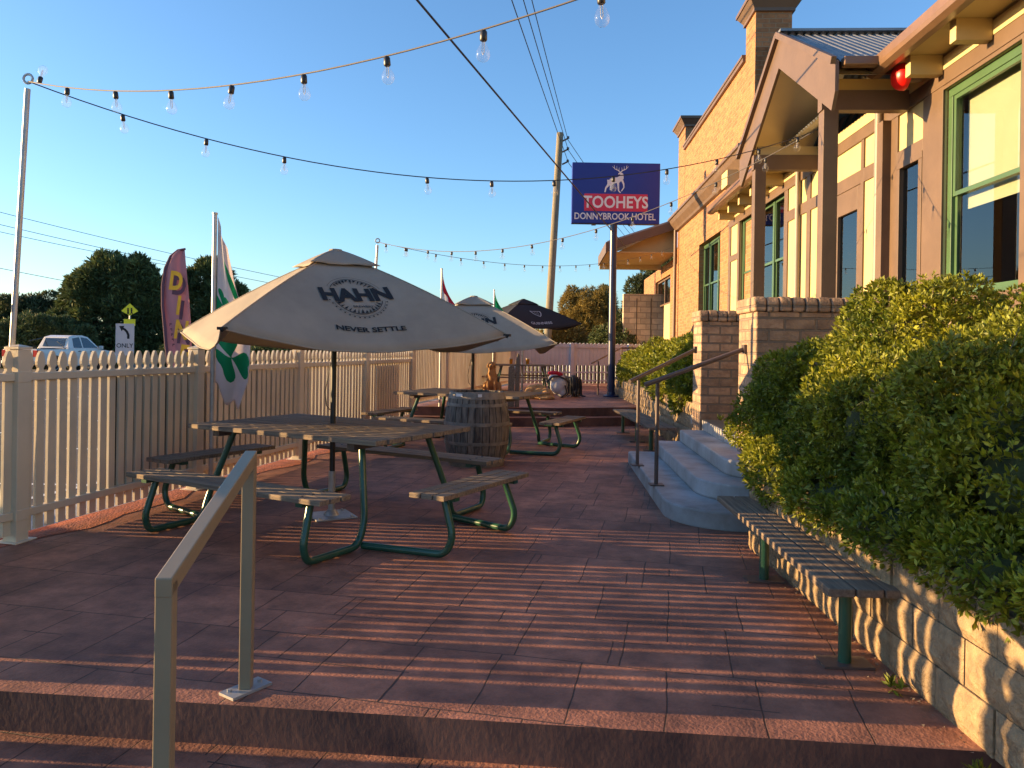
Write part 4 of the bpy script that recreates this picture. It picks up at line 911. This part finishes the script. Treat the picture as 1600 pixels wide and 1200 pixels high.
for sgn in (-1, 1):
    stroke([(.10, 1.25), (.10+sgn*.05, 1.29), (.10+sgn*.14, 1.33), (.10+sgn*.155, 1.42)], [.012, .011, .009, .004], -.119)
    for a, b in (((.04, 1.28), (.03, 1.37)), ((.09, 1.305), (.09, 1.40)), ((.14, 1.34), (.20, 1.39))): stroke([(.10+sgn*a[0], a[1]), (.10+sgn*b[0], b[1])], [.008, .003], -.1195)
m.build('stag_emblem', M_slet, board_)
m = MB(); [m.b2((SX0+a, -.06, SZ0-.03), (SX0+a+.1, .06, SZ0-.001)) for a in (.5, 1.4)]; m.build('vent_lip', M_hoop, board_)

# ------------------------------------------------------------------ power pole and wires
e = empty('power_pole', (1.2, 28, -.3), 0, 'tall timber power pole behind the black umbrella', 'power pole')
m = MB(); m.tube([(0, 0, 0), (.43, 0, 9.65)], [.145, .12], 14); m.build('shaft', M_pole, e, smooth=True)
for k, z in enumerate((9.35, 8.95, 8.5)):
    m = MB(); m.tube([(.52, 0, z), (.72, -.02, z+.1)], .03, 8); m.lathe([(.02, 0), (.06, .02), (.03, .05), (.06, .07), (.02, .10)], 10, c=(.72, -.02, z+.08)); m.build('insulator', M_dbrown, e, smooth=True)
def wire(name, a, b, sag, r, label, grp=None, n=24, mt=M_wire, cat='cable'):
    m = MB(); pts = []
    for i in range(n+1):
        t = i/n; p = Vector(lerp(a, b, t)); p.z -= 4*sag*t*(1-t); pts.append(p)
    m.tube(pts, r, 5); return tag(m.build(name, mt), label, cat, grp)
for k, (z, lab) in enumerate(((9.1, 'topmost'), (8.72, 'middle'), (8.25, 'lowest'))):
    dx = .30+.02*k
    wire('power_line', (1.62+dx, 28, z), (-3.6+dx*1+.25*(1-k), -8, z), .25, .011, lab+' of three thin power lines coming overhead to the timber pole', 'power lines')
    wire('power_line', (1.62+dx, 28, z), (17.5, 78, z-.4), .9, .012, lab+' of three thin power lines running on behind the hotel sign', 'power lines')
wire('service_cable', (-4.9, -4, 5.94), (3.0, 20.6, 4.25), 0, .014, 'thick black service cable crossing the sky to the far awning', None)
def pxpt(px, py, Y):
    u, v = px-800, py-542; u, v = u+v*.016, v-u*.016; return (u/1200*Y, Y, H-v/1200*Y)
for k, (a, b, c) in enumerate((((-160, 290), (385, 418), 'uppermost'), ((-160, 312), (385, 431), 'second'), ((-160, 325), (250, 408), 'third'), ((-160, 385), (260, 462), 'lowest'))):
    A_ = Vector(pxpt(*a, 40)); Bq = Vector(pxpt(*b, 56)); Bq = Bq+(Bq-A_)*.35
    wire('street_cable', A_, Bq, .25, .018, c+' of the far street cables above the trees at left', 'street cables')

# ------------------------------------------------------------------ string lights
def make_bulb():
    s = MB(); s.lathe([(.012, -.005), (.017, -.012), (.018, -.05), (.014, -.055)], 10); so = s.build('socket', M_black, smooth=True)
    b = MB(); b.lathe([(.012, -.055), (.014, -.068), (.024, -.085), (.033, -.105), (.034, -.12), (.028, -.138), (.016, -.149), (.003, -.152)], 14); bo = b.build('bulb', M_bulb, so, smooth=True)
    f = MB(); f.tube([(-.004, 0, -.06), (-.005, 0, -.105), (0, 0, -.118), (.005, 0, -.105), (.004, 0, -.06)], .0022, 4); f.build('filament', M_foam, so)
    return so
BULB = None
def string_light(a, b, sag, ts, label, cordm=M_cord, n=40, r=.0045, sc=.98, tiltup=None):
    global BULB
    e = empty('string_light', a, 0, label, 'string light', 'strings of clear light bulbs'); A_, B_ = Vector(a), Vector(b)
    def at(t): p = A_.lerp(B_, t); p.z -= 4*sag*t*(1-t); return p-A_
    m = MB(); m.tube([at(i/n) for i in range(n+1)], r, 6); m.build('cable', cordm, e)
    for i, t in enumerate(ts):
        if BULB is None: BULB = make_bulb(); o = BULB
        else: o = copy_tree(BULB)
        o.parent = e; o.location = at(t); o.scale = (sc,)*3; o.rotation_euler = (rnd.uniform(-.12, .12), rnd.uniform(-.12, .12), 0)
        if tiltup == i: o.rotation_euler = (2.9, .1, 0)
PA = (-3.75, 5.9, 3.50); PB = (-2.25, 12.7, 3.22); PC = (3.06, 7.9, 3.78)
string_light(PA, (3.4, 1.2, 3.75), .646, [.02, .069, .143, .218, .29, .362, .433, .503, .573, .645, .72, .80], 'brown cord of bulbs sweeping up across the top of the picture', sc=.98, tiltup=0)
string_light(PA, PC, .63, [.093, .181, .267, .437, .52, .604, .688, .767, .844, .911, .975], 'dark cord of bulbs from the leaning left pole to the porch', M_wire, sc=.98)
string_light(PB, PC, .57, [.03, .10, .175, .25, .32, .395, .47, .545, .62, .695, .77, .85, .93], 'upper cord of bulbs from the far thin pole to the porch')
string_light(PB, (4.55, 22.2, 4.45), .455, [.06, .125, .185, .245, .305, .365, .425, .485, .545, .60, .66, .715, .77, .83, .89, .95], 'lower cord of bulbs running from the far thin pole to the awning')
# the two steel poles with eye rings
for (top, bot, lab) in ((PA, (-3.95, 5.95, -.3), 'thin leaning steel pole with a ring at the left edge'), (PB, (-2.42, 12.75, -.3), 'thin steel pole with a ring rising behind the near umbrella')):
    e = empty('light_pole', bot, 0, lab, 'pole', 'thin steel light poles'); d = Vector(top)-Vector(bot)
    m = MB(); m.tube([(0, 0, 0), d*.985], .021, 10); m.build('shaft', M_galv, e, smooth=True)
    m = MB(); m.tube([d+Vector((.035*math.cos(R(a)), 0, .02+.035*math.sin(R(a)))) for a in range(0, 361, 24)], .010, 6); m.build('eye_ring', M_galv, e, smooth=True)

# ------------------------------------------------------------------ flags
def flag_pole(x, y, z0, z1, label, r=.022):
    e = empty('flag', (x, y, z0), 0, label, 'flag', 'flags along the fence'); m = MB(); m.tube([(0, 0, 0), (0, 0, (z1-z0))], [r*1.1, r], 12); m.lathe([(r*1.2, z1-z0-.02), (r*1.3, z1-z0)], 12); m.build('pole', M_galv, e, smooth=True); return e
def drape(W0, W1, Ht, z_top, folds, nu=26, nv=40, seed=0, dirv=(1, 0)):
    """hanging flag: returns surface function q(u,v) -> point"""
    def q(u, v):
        w = W0+(W1-W0)*min(1, v*1.35)**1.2; x = u*w; y = folds*math.sin(u*9+v*2.5+seed)*(.25+u*.75)*(.4+v*.6); z = z_top-v*Ht-u*(.55*(1-v)*Ht*.55)-.03*math.sin(u*8+seed)*v
        return Vector((.03+x*dirv[0]-y*dirv[1], x*dirv[1]+y*dirv[0], z))
    return q
def cloth(q, nu, nv, u0=0, u1=1, v0=0, v1=1):
    m = MB(); m.add([q(u0+(u1-u0)*i/nu, v0+(v1-v0)*j/nv) for j in range(nv+1) for i in range(nu+1)], [(j*(nu+1)+i, j*(nu+1)+i+1, (j+1)*(nu+1)+i+1, (j+1)*(nu+1)+i) for j in range(nv) for i in range(nu)]); return m
FY = 8.05
e = flag_pole(fx(FY)+.14, FY-.1, .02, 2.86, 'white flag with green shamrocks hanging from a pole on the picket fence')
def shq(u, v):
    # hoist runs down the pole; the cloth hangs from the top corner and widens downwards
    w = .09+.26*min(1, max(0, v)/.55)**1.1
    x = .03+u*w*(1-.05*math.sin(v*7)); y = .045*math.sin(u*8+v*3)*(.2+u); z = 2.80-v*1.72-u*.34*(1-.35*v)-.10*max(0, v-.7)*math.sin(u*3.1)*3
    if v > .85: x -= (v-.85)*.5*u; z += .10*math.sin(u*11)*(v-.85)*3
    return Vector((x, y, z))
m = cloth(shq, 30, 60); c = m.build('flag_cloth', M_flagw, e, smooth=True); so = c.modifiers.new('s', 'SOLIDIFY'); so.thickness = .002
def leafpoly(cx_, cy_, r, ang):
    """heart leaf of a shamrock, tip at centre"""
    P = []
    for i in range(25):
        t = -math.pi+2*math.pi*i/24; hx = .062*16*math.sin(t)**3/16*1.0; hy = (13*math.cos(t)-5*math.cos(2*t)-2*math.cos(3*t)-math.cos(4*t))/16*.055
        hx, hy = hx*r, (hy+.055)*r; P.append((cx_+hx*math.cos(ang)-hy*math.sin(ang), cy_+hx*math.sin(ang)+hy*math.cos(ang)))
    return P
m = MB()
def put_poly(poly, q, off=-.006, w=.5, h=1.72):
    bm = bmesh.new(); vs = [bm.verts.new((x, y, 0)) for x, y in poly]
    bm.faces.new(vs); bmesh.ops.triangulate(bm, faces=bm.faces)
    for _ in range(3): bmesh.ops.subdivide_edges(bm, edges=[e_ for e_ in bm.edges if e_.calc_length() > .03], cuts=1); bmesh.ops.triangulate(bm, faces=bm.faces)
    bm.verts.index_update(); V = []
    for v in bm.verts:
        u_, v_ = v.co.x, v.co.y
        p = q(max(0, min(1, u_)), v_); V.append(p+Vector((0, off, 0)))
    m.add(V, [[k.index for k in f_.verts] for f_ in bm.faces]); bm.free()
def shamrock(cu, cv, s, rot=0):
    for a in (0, 120, 240):
        P = leafpoly(0, 0, s, R(a)+rot); put_poly([(cu+x/.38, cv-y/1.72) for x, y in P], shq)
shamrock(.46, .77, 2.1, .5); shamrock(.20, .50, 1.5, -.3); shamrock(.92, .16, 1.4, .2) if False else None
put_poly([(.55, .16), (.75, .20), (.92, .30), (.95, .42), (.75, .40), (.6, .28)], shq)
m.build('shamrock_print', M_flagg, c)
# red and white flag, green flag
e = flag_pole(fx(14.9)+.41, 14.9, .34, 3.02, 'red and white flag above the second beige umbrella', .018)
def tri(u, v): return Vector((.02+u*.50*min(1, v*1.5+.02), .02*math.sin(u*7), 2.64-v*.9-u*.42*(1-.3*v)))
m = cloth(lambda u, v: tri(u*.28, v), 8, 14); m.build('white_cloth', M_flagw, e, smooth=True); m = cloth(lambda u, v: tri(.28+u*.72, v), 14, 14); m.build('red_cloth', M_flagr, e, smooth=True)
e = flag_pole(fx(19.4)+.38, 19.4, .34, 2.96, 'small green flag above the slatted fence', .016)
m = cloth(lambda u, v: Vector((.02+u*.5*min(1, v*1.5+.05), .03*math.sin(u*8), 2.58-v*.75-u*.3)), 12, 12); m.build('flag_cloth', M_flagg, e, smooth=True)
# feather banner
e = empty('feather_banner', (-5.02, 11.35, -.55), 0, 'mauve feather banner with yellow vertical lettering behind the picket fence', 'banner')
cxs = lambda z: -.32+ .30*((max(0, z-.4)/3.1)**1.0)*0
def fe(z):   # left (pole) edge x as a function of height
    t = z/3.45; return .12-.40*math.sin(min(1, t)*math.pi*.62)*.75
pole = [(.16, 0, 0), (.10, 0, .6), (-.0, 0, 1.3), (-.10, 0, 2.0), (-.16, 0, 2.6), (-.165, 0, 2.9), (-.13, 0, 3.15), (-.05, 0, 3.33), (.06, 0, 3.42), (.17, 0, 3.44)]
m = MB(); m.tube(pole, .016, 8); m.build('pole', M_purp, e, smooth=True)
def pl(z):
    for a, b in zip(pole[:-1], pole[1:]):
        if a[2] <= z <= b[2]: return a[0]+(b[0]-a[0])*(z-a[2])/(b[2]-a[2])
    return .17
def rt(z): return .46-.29*(z/3.44)**1.0 if z > .4 else .44
m = MB(); V = []; nz = 40
for j in range(nz+1):
    z = .35+(3.42-.35)*j/nz; a = pl(z)+.012; b = max(rt(z), a+.01)
    for i in range(9): V.append((a+(b-a)*i/8, .02*math.sin(i*.9+j*.25), z))
m.add(V, [(j*9+i, j*9+i+1, (j+1)*9+i+1, (j+1)*9+i) for j in range(nz) for i in range(8)]); c = m.build('banner_cloth', M_pink, e, smooth=True); so = c.modifiers.new('s', 'SOLIDIFY'); so.thickness = .003
def hem(zs):
    m = MB(); V = []
    for z in zs: V += [(pl(z)+.005, -.026, z), (pl(z)+.045, -.026, z)]
    m.add(V, [(2*i, 2*i+1, 2*i+3, 2*i+2) for i in range(len(zs)-1)]); m.build('dark_hem', M_purp, c)
hem([.4+.1*i for i in range(30)])
for i, ch in enumerate('DINE'):
    z = 2.95-.36*i; x = .055+.045*i; V, Fc = text_geo(ch, .37, .04, .72); a = -.12
    for mt, dx, dz, y in ((M_purp, .045, -.07, -.034), (M_yell, 0, 0, -.04)):
        m = MB(); m.add([(x+dx+p*math.cos(a)-q*math.sin(a), y, z+dz+p*math.sin(a)+q*math.cos(a)) for p, q, _ in V], Fc); m.build('letter', mt, c)
m = MB()
for k in range(12):
    if k != 5:
        z = 2.32-.075*k; x = -.03+.012*k; m.b2((x, -.037, z), (x+.03, -.034, z+.018)); m.b2((x+(.02 if k % 2 else 0), -.0372, z-.022), (x+.01+(.02 if k % 2 else 0), -.0342, z-.001))
m.build('small_lettering', M_purp, c)

# ------------------------------------------------------------------ road signs
def sign_base(name, x, y, label, h):
    e = empty(name, (x, y, -.3), R(14), label, 'road sign'); m = MB(); m.tube([(0, .03, 0), (0, .03, h)], .03, 10); m.build('pole', M_galv, e, smooth=True); return e
e = sign_base('road_sign', -12.25, 24.3, 'white lane sign with a curved black arrow and the word ONLY', 2.25)
m = MB(); m.b2((-.27, -.01, 1.35), (.27, .0, 2.36)); b = m.build('sign_plate', M_swht, e)
m = MB(); pts = [(.10, 1.88), (.10, 2.0), (.06, 2.10), (-.0, 2.17), (-.07, 2.21)]
V = []
for i, p in enumerate(pts):
    d = Vector((pts[min(i+1, 4)][0]-pts[max(i-1, 0)][0], pts[min(i+1, 4)][1]-pts[max(i-1, 0)][1])).normalized(); V += [(p[0]-d.y*.035, -.014, p[1]+d.x*.035), (p[0]+d.y*.035, -.014, p[1]-d.x*.035)]
m.add(V, [(2*i, 2*i+1, 2*i+3, 2*i+2) for i in range(4)]); m.add([(-.17, -.015, 2.28), (-.02, -.015, 2.29), (-.09, -.015, 2.11)], [(0, 1, 2)])
V, Fc = text_geo('ONLY', .19, .012, .95); m.add([(a_, -.014, 1.66+b_) for a_, b_, _ in V], Fc); m.build('print', M_ink, b)
e = sign_base('road_sign', -15.2, 30.5, 'yellow diamond pedestrian warning sign with a small plate below', 3.15)
m = MB(); m.prism([(0, -.19), (.31, 0), (0, .31), (-.31, 0)], .01, facing((0, 0, 3.0), (1, 0, 0), (0, 0, 1))); b = m.build('sign_plate', M_syel, e)
m = MB()
for dx, s_ in ((-.06, 1), (.07, .85)):
    m.lathe([(.001, 0), (.028, .01), (.001, .02)], 8, c=(dx, -.02, 3.10), M=Matrix.Rotation(R(90), 4, 'X')); 
    m.add([(dx-.035, -.016, 3.07), (dx+.035, -.016, 3.07), (dx+.028, -.016, 2.97), (dx+.05, -.016, 2.86), (dx+.02, -.016, 2.86), (dx, -.016, 2.94), (dx-.02, -.016, 2.86), (dx-.05, -.016, 2.86), (dx-.028, -.016, 2.97)], [tuple(range(9))])
m.build('print', M_ink, b)
m = MB(); m.b2((-.21, -.01, 2.42), (.21, 0, 2.68)); m.build('supplementary_plate', M_syel, e)
# marker posts in the verge
for i, (x, y, lab) in enumerate(((-10.9, 26.5, 'short white guide post right of the ONLY sign'), (-9.55, 26.5, 'short white guide post left of the feather banner'), (-4.1, 33, 'slim white guide post behind the umbrella pole'))):
    m = MB(); m.b2((-.05, -.02, 0), (.05, .02, 1.95), 0); m.b2((-.05, -.023, 1.7), (.05, -.021, 1.8), 1); o = m.build('guide_post', [M_white, M_tail], loc=(x, y, -.3)); tag(o, lab, 'guide post', 'white guide posts')
# low wire fence and parked things across the street are far; a low house at the left edge
def far_house(x, y, w, d, h, rh, label, roofm=M_far, wallm=M_farw):
    e = empty('house', (x, y, -.3), 0, label, 'house', 'houses across the street'); m = MB(); m.b2((-w/2, -d/2, 0), (w/2, d/2, h)); m.build('wall', wallm, e)
    m = MB(); m.add([(-w/2-.4, -d/2-.4, h), (w/2+.4, -d/2-.4, h), (w/2+.4, d/2+.4, h), (-w/2-.4, d/2+.4, h), (-w/2+d*.3, 0, h+rh), (w/2-d*.3, 0, h+rh)], [(0, 1, 5, 4), (1, 2, 5), (2, 3, 4, 5), (3, 0, 4), (3, 2, 1, 0)]); m.build('roof', roofm, e)
    for k in range(2):
        m = MB(); m.b2((-w/4+k*w/2-.6, -d/2-.02, .9), (-w/4+k*w/2+.6, -d/2+.02, 2.1)); f_ = m.build('window', M_white, e); m = MB(); m.b2((-w/4+k*w/2-.5, -d/2-.03, 1.0), (-w/4+k*w/2+.5, -d/2-.021, 2.0)); m.build('pane', M_cglass, f_)
    return e
h_ = far_house(-36.5, 55, 9, 8, 1.9, 1.5, 'low grey house with a hipped roof at the far left edge')
m = MB(); m.add([(1.2, -4.6, 1.9), (4.2, -4.6, 1.9), (2.7, -4.6, 2.7), (1.2, -1, 1.9), (4.2, -1, 1.9), (2.7, -1, 2.9)], [(0, 1, 2), (0, 2, 5, 3), (1, 4, 5, 2)]); m.build('gable', M_farw, h_)
far_house(-8.2, 75, 8, 7, 1.7, .9, 'pale roofed house far beyond the picket fence', M_farw, M_farw); far_house(-3.5, 110, 9, 7, 1.7, 1.0, 'tiny blue roofed house just left of the slatted fence', M_far, M_farw)

# ------------------------------------------------------------------ vehicles
def prism_w(mb, prof, w0, w1, zsplit, mi=0):
    """side profile (x, z) swept across y; half width w0 low, narrowing to w1 above zsplit"""
    zt = max(z for _, z in prof); n = len(prof)
    def hw(z): return w0 if z <= zsplit else w0+(w1-w0)*(z-zsplit)/(zt-zsplit)
    V = [(x, -hw(z), z) for x, z in prof]+[(x, hw(z), z) for x, z in prof]
    mb.add(V, [tuple(range(n)), tuple(range(2*n-1, n-1, -1))]+[(i, n+i, n+(i+1) % n, (i+1) % n) for i in range(n)], mi)
def wheel(e, x, y, r):
    M = Matrix.Rotation(R(90), 4, 'X'); m = MB(); m.lathe([(r*.62, -.12), (r*.95, -.12), (r, -.09), (r, .09), (r*.95, .12), (r*.62, .12)], 24, c=(x, y, r), M=M); t = m.build('wheel', M_tyre, e, smooth=True)
    m = MB(); m.lathe([(r*.6, -.10), (r*.55, -.125), (r*.2, -.10), (.05, -.13)], 18, c=(x, y, r), M=M); m.lathe([(.05, .13), (r*.2, .10), (r*.55, .125), (r*.6, .10)], 18, c=(x, y, r), M=M); m.build('rim', M_galv, t, smooth=True)
def ute(loc, rz, label):
    e = empty('ute', loc, rz, label, 'ute'); W0 = .93
    # x forward; tail at 0, nose at 5.3
    body = [(0.0, .55), (.02, 1.12), (2.05, 1.14), (2.08, 1.16), (4.05, 1.13), (4.9, 1.03), (5.2, .93), (5.32, .75), (5.3, .45), (4.75, .35)]
    body += [(4.25+.43*math.cos(R(a)), .42+.43*math.sin(R(a))) for a in (0, 35, 70, 110, 145, 180)]+[(3.7, .33), (1.65, .33)]+[(1.12+.43*math.cos(R(a)), .42+.43*math.sin(R(a))) for a in (0, 35, 70, 110, 145, 180)]+[(.3, .42)]
    m = MB(); prism_w(m, body, W0, W0-.04, .9); m.build('body', M_carw, e, bevel=.03)
    cab = [(1.95, 1.14), (2.18, 1.72), (2.5, 1.80), (3.1, 1.81), (3.4, 1.74), (4.12, 1.12)]
    m = MB(); prism_w(m, cab, .88, .66, 1.14); m.build('cabin', M_carw, e, bevel=.035)
    for s in (-1, 1):
        for q in ([(2.3, 1.2), (2.36, 1.66), (2.82, 1.72), (2.86, 1.2)], [(2.95, 1.2), (2.92, 1.72), (3.33, 1.67), (3.88, 1.2)]):
            m = MB(); V = [(x, s*(.885-.22*(z-1.14)/.67+.006), z) for x, z in q]+[(x, s*(.885-.22*(z-1.14)/.67-.01), z) for x, z in q]; m.add(V, [(0, 1, 2, 3), (7, 6, 5, 4), (0, 4, 5, 1), (1, 5, 6, 2), (2, 6, 7, 3), (3, 7, 4, 0)]); m.build('side_window', M_cglass, e)
        m = MB(); m.b2((-.015, s*.80-.10, .78), (.10, s*.80+.13 if s > 0 else s*.80+.10, 1.08)) if s > 0 else m.b2((-.015, -.935, .78), (.16, -.72, 1.08)); m.build('tail_light', M_tail, e)
        m = MB(); m.box((4.0, s*.98, 1.22), (.12, .20, .16)); m.build('mirror', M_carw, e, bevel=.02)
        m = MB(); m.tube([(.25, s*.84, 1.17), (1.9, s*.84, 1.20)], .02, 6); m.tube([(1.85, s*.80, 1.15), (1.35, s*.78, 1.5), (2.1, s*.66, 1.66)], .022, 6); m.build('sports_bar', M_galv if s < 0 else M_black, e, smooth=True)
        m = MB()
        for x in (2.55, 3.35): m.b2((x, s*.915-.02, 1.02), (x+.16, s*.915+.02, 1.05))
        m.build('door_handle', M_black, e)
    m = MB(); m.add([(2.0, -.6, 1.25), (2.0, .6, 1.25), (2.15, .55, 1.66), (2.15, -.55, 1.66), (1.975, -.6, 1.25), (1.975, .6, 1.25), (2.125, .55, 1.66), (2.125, -.55, 1.66)], [(0, 1, 2, 3), (7, 6, 5, 4), (0, 4, 5, 1), (2, 6, 7, 3), (0, 3, 7, 4), (1, 5, 6, 2)]); m.build('rear_window', M_cglass, e)
    m = MB(); m.add([(4.08, -.78, 1.17), (4.08, .78, 1.17), (3.43, .64, 1.73), (3.43, -.64, 1.73), (4.11, -.78, 1.18), (4.11, .78, 1.18), (3.46, .64, 1.745), (3.46, -.64, 1.745)], [(0, 1, 2, 3), (7, 6, 5, 4), (0, 4, 5, 1), (2, 6, 7, 3), (0, 3, 7, 4), (1, 5, 6, 2)]); m.build('windscreen', M_cglass, e)
    m = MB(); m.b2((.12, -.80, 1.12), (1.9, .80, 1.155)); m.build('tonneau_cover', M_black, e)
    m = MB(); m.b2((-.02, -.72, .62), (.0, .72, 1.1)); m.b2((-.035, -.12, .98), (-.02, .12, 1.03)); m.build('tailgate', M_carw, e, bevel=.01)
    m = MB(); m.b2((-.12, -.85, .45), (.02, .85, .60)); m.build('bumper', M_galv, e, bevel=.02)
    for x, y in ((1.12, -.82), (1.12, .82), (4.25, -.82), (4.25, .82)): wheel(e, x, y, .38)
    return e
ute((-24.3, 37.9, -.19), R(79), 'white dual cab ute with a sports bar driving along the street').scale = (1.08, 1.08, 1.08)
# unseen silver hatchback, added to cast shade on the near paving
e = empty('hatchback', (-10.9, 3.9, -.19), R(90), 'unseen silver hatchback added beyond the left edge to shade the paving', 'car')
m = MB(); prism_w(m, [(0, .4), (-.02, .85), (.1, 1.0), (2.9, 1.0), (3.9, .85), (4.1, .6), (4.05, .35), (.1, .3)], .86, .82, .8); m.build('body', M_carg, e, bevel=.04)
m = MB(); prism_w(m, [(.1, 1.0), (.45, 1.42), (1.0, 1.50), (2.0, 1.48), (2.95, 1.0)], .80, .6, 1.0); m.build('cabin', M_carg, e, bevel=.04)
for s in (-1, 1):
    m = MB(); V = [(x, s*(.805-.2*(z-1)/.5+.006), z) for x, z in ((.5, 1.05), (.65, 1.38), (2.0, 1.42), (2.6, 1.05))]; m.add(V+[(v[0], v[1]-s*.015, v[2]) for v in V], [(0, 1, 2, 3), (7, 6, 5, 4)]); m.build('side_window', M_cglass, e)
for x, y in ((.75, -.76), (.75, .76), (3.3, -.76), (3.3, .76)): wheel(e, x, y, .31)

# ------------------------------------------------------------------ upper terrace: timber post, glasses, dogs, bags
e = empty('timber_post', (.03, 15.15, .34), 0, 'weathered grey split timber post standing at the edge of the upper terrace', 'post')
m = MB(); m.prism([(-.10, 0), (.03, 0), (.035, .74), (-.0, .86), (-.09, .78)], .10, facing((0, 0, 0), (1, 0, 0), (0, 0, 1))); m.build('wide_slab', M_woodg, e, bevel=.01)
m = MB(); m.prism([(.04, 0), (.13, 0), (.135, .85), (.13, 1.02), (.09, 1.07), (.045, .9)], .09, facing((0, .01, 0), (1, 0, 0), (0, 0, 1))); m.build('pointed_slab', M_woodg, e, bevel=.01)
for x, lab in ((-.02, 'beer glass left of the umbrella pole on the far table'), (.41, 'beer glass right of the umbrella pole on the far table')):
    e = empty('beer_glass', (x, 19.95, 1.063), 0, lab, 'glass', 'beer glasses on the far table')
    m = MB(); m.lathe([(.042, 0), (.05, .17), (.047, .17), (.04, .01)], 16); m.build('tumbler', M_tglass, e, smooth=True)
    m = MB(); m.lathe([(.038, .012), (.045, .145)], 16); m.build('beer', M_beer, e, smooth=True); m = MB(); m.lathe([(.0455, .145), (.0455, .163)], 16); m.build('foam', M_foam, e, smooth=True)
# sitting golden dog
e = empty('dog', (-.50, 19.3, .34), R(-4), 'golden dog sitting upright facing us left of the far table', 'dog')
fused('body', [((0, .16, .24), (.15, .20, .20), (.5, 0, 0)), ((0, .04, .36), (.13, .14, .19), (.25, 0, 0)), ((0, -.03, .47), (.10, .10, .12)), ('l', [(0, .0, .46), (0, -.05, .58), (0, -.07, .64)], [.095, .08, .075]),
    ((0, -.09, .675), (.078, .085, .075)), ('l', [(0, -.13, .655), (0, -.21, .635)], [.048, .034]), ('l', [(.075, -.01, .42), (.08, -.06, .22), (.08, -.06, .05), (.08, -.10, .03)], [.055, .04, .033, .035]), ('l', [(-.075, -.01, .42), (-.08, -.06, .22), (-.08, -.06, .05), (-.08, -.10, .03)], [.055, .04, .033, .035]),
    ((.15, .12, .15), (.08, .15, .12)), ((-.15, .12, .15), (.08, .15, .12)), ('l', [(.17, .08, .06), (.17, -.06, .035)], [.045, .035]), ('l', [(-.17, .08, .06), (-.17, -.06, .035)], [.045, .035]), ('l', [(0, .3, .1), (.15, .42, .05), (.3, .45, .04)], [.05, .045, .02])], M_fur, .013, e)
for s in (-1, 1):
    fused('ear', [((s*.082, -.075, .655), (.022, .04, .062), (0, s*-.25, 0))], M_fur, .008, e, 2)
    m = MB(); ico(m, (s*.032, -.158, .69), (.012, .008, .012), 2); m.build('eye', M_bagb, e, smooth=True)
m = MB(); ico(m, (0, -.245, .648), (.022, .014, .016), 2); m.build('nose', M_bagb, e, smooth=True)
e.scale = (1.08, 1.08, 1.08)
# curled golden dog
e = empty('dog', (.62, 17.55, .34), R(-10), 'golden dog curled up asleep on the paving right of the far table', 'dog')
fused('body', [((0, .05, .17), (.28, .20, .17)), ((.22, -.03, .15), (.19, .18, .15)), ((-.2, .02, .2), (.17, .16, .18)), ('l', [(-.25, -.03, .22), (-.27, -.14, .15), (-.18, -.22, .10)], [.12, .10, .08]), ((-.1, -.24, .09), (.11, .08, .075)), ('l', [(-.05, -.27, .07), (.05, -.29, .055)], [.05, .035]),
    ('l', [(.33, -.05, .12), (.25, -.2, .06), (.05, -.24, .04)], [.11, .07, .04]), ('l', [(.36, .03, .08), (.42, -.12, .05), (.28, -.27, .04), (.1, -.31, .035)], [.06, .05, .045, .03]), ('l', [(-.12, .0, .34), (.0, .0, .36), (.16, .0, .31)], [.05, .05, .05])], M_fur, .013, e)
fused('ear', [((-.17, -.22, .13), (.05, .03, .055), (0, .5, 0))], M_fur, .008, e, 2)
m = MB(); ico(m, (.07, -.315, .06), (.018, .014, .014), 2); m.build('nose', M_bagb, e, smooth=True)
e.scale = (.84, .84, .84)
# grey and white bag with black straps, and a shaggy black one behind
e = empty('backpack', (1.12, 18.1, .34), R(15), 'grey and white backpack slumped with black straps and a red top beside the curled dog', 'bag')
fused('bag_body', [((0, 0, .30), (.21, .15, .24), (0, .35, 0)), ((.08, 0, .14), (.14, .13, .14)), ((-.12, 0, .46), (.14, .12, .10))], M_bagw, .015, e)
fused('red_top', [((-.12, .02, .58), (.15, .1, .055)), ((0, .02, .55), (.1, .09, .06))], M_flagr, .012, e)
m = MB(); m.tube(fillet([(-.33, -.08, .36), (-.2, -.14, .52), (.0, -.15, .50), (.2, -.13, .40), (.22, -.10, .1)], .1), .022, 8); m.tube(fillet([(.1, -.16, .3), (.14, -.18, .12), (.0, -.2, .02)], .06), .018, 8); m.build('strap', M_bagb, e, smooth=True)
e = empty('bag', (1.50, 18.45, .34), 0, 'shaggy black bag with dangling straps right of the grey backpack', 'bag')
fused('bag_body', [((0, 0, .30), (.15, .14, .24)), ((.04, 0, .12), (.13, .14, .13))], M_bagb, .014, e)
m = MB()
for i in range(16):
    a = R(i*23); r_ = .13+.03*rnd.random(); m.tube(fillet([(r_*math.cos(a), r_*math.sin(a), .48), (1.25*r_*math.cos(a+.2), 1.25*r_*math.sin(a+.2), .28), (1.2*r_*math.cos(a+.1), 1.2*r_*math.sin(a+.1), .04), (1.8*r_*math.cos(a), 1.8*r_*math.sin(a), .02)], .08, 4), .012, 6)
m.build('strap', M_bagb, e, smooth=True)
for o in bpy.data.objects:
    if o.type == 'MESH' and o.name.startswith('t.'): pass
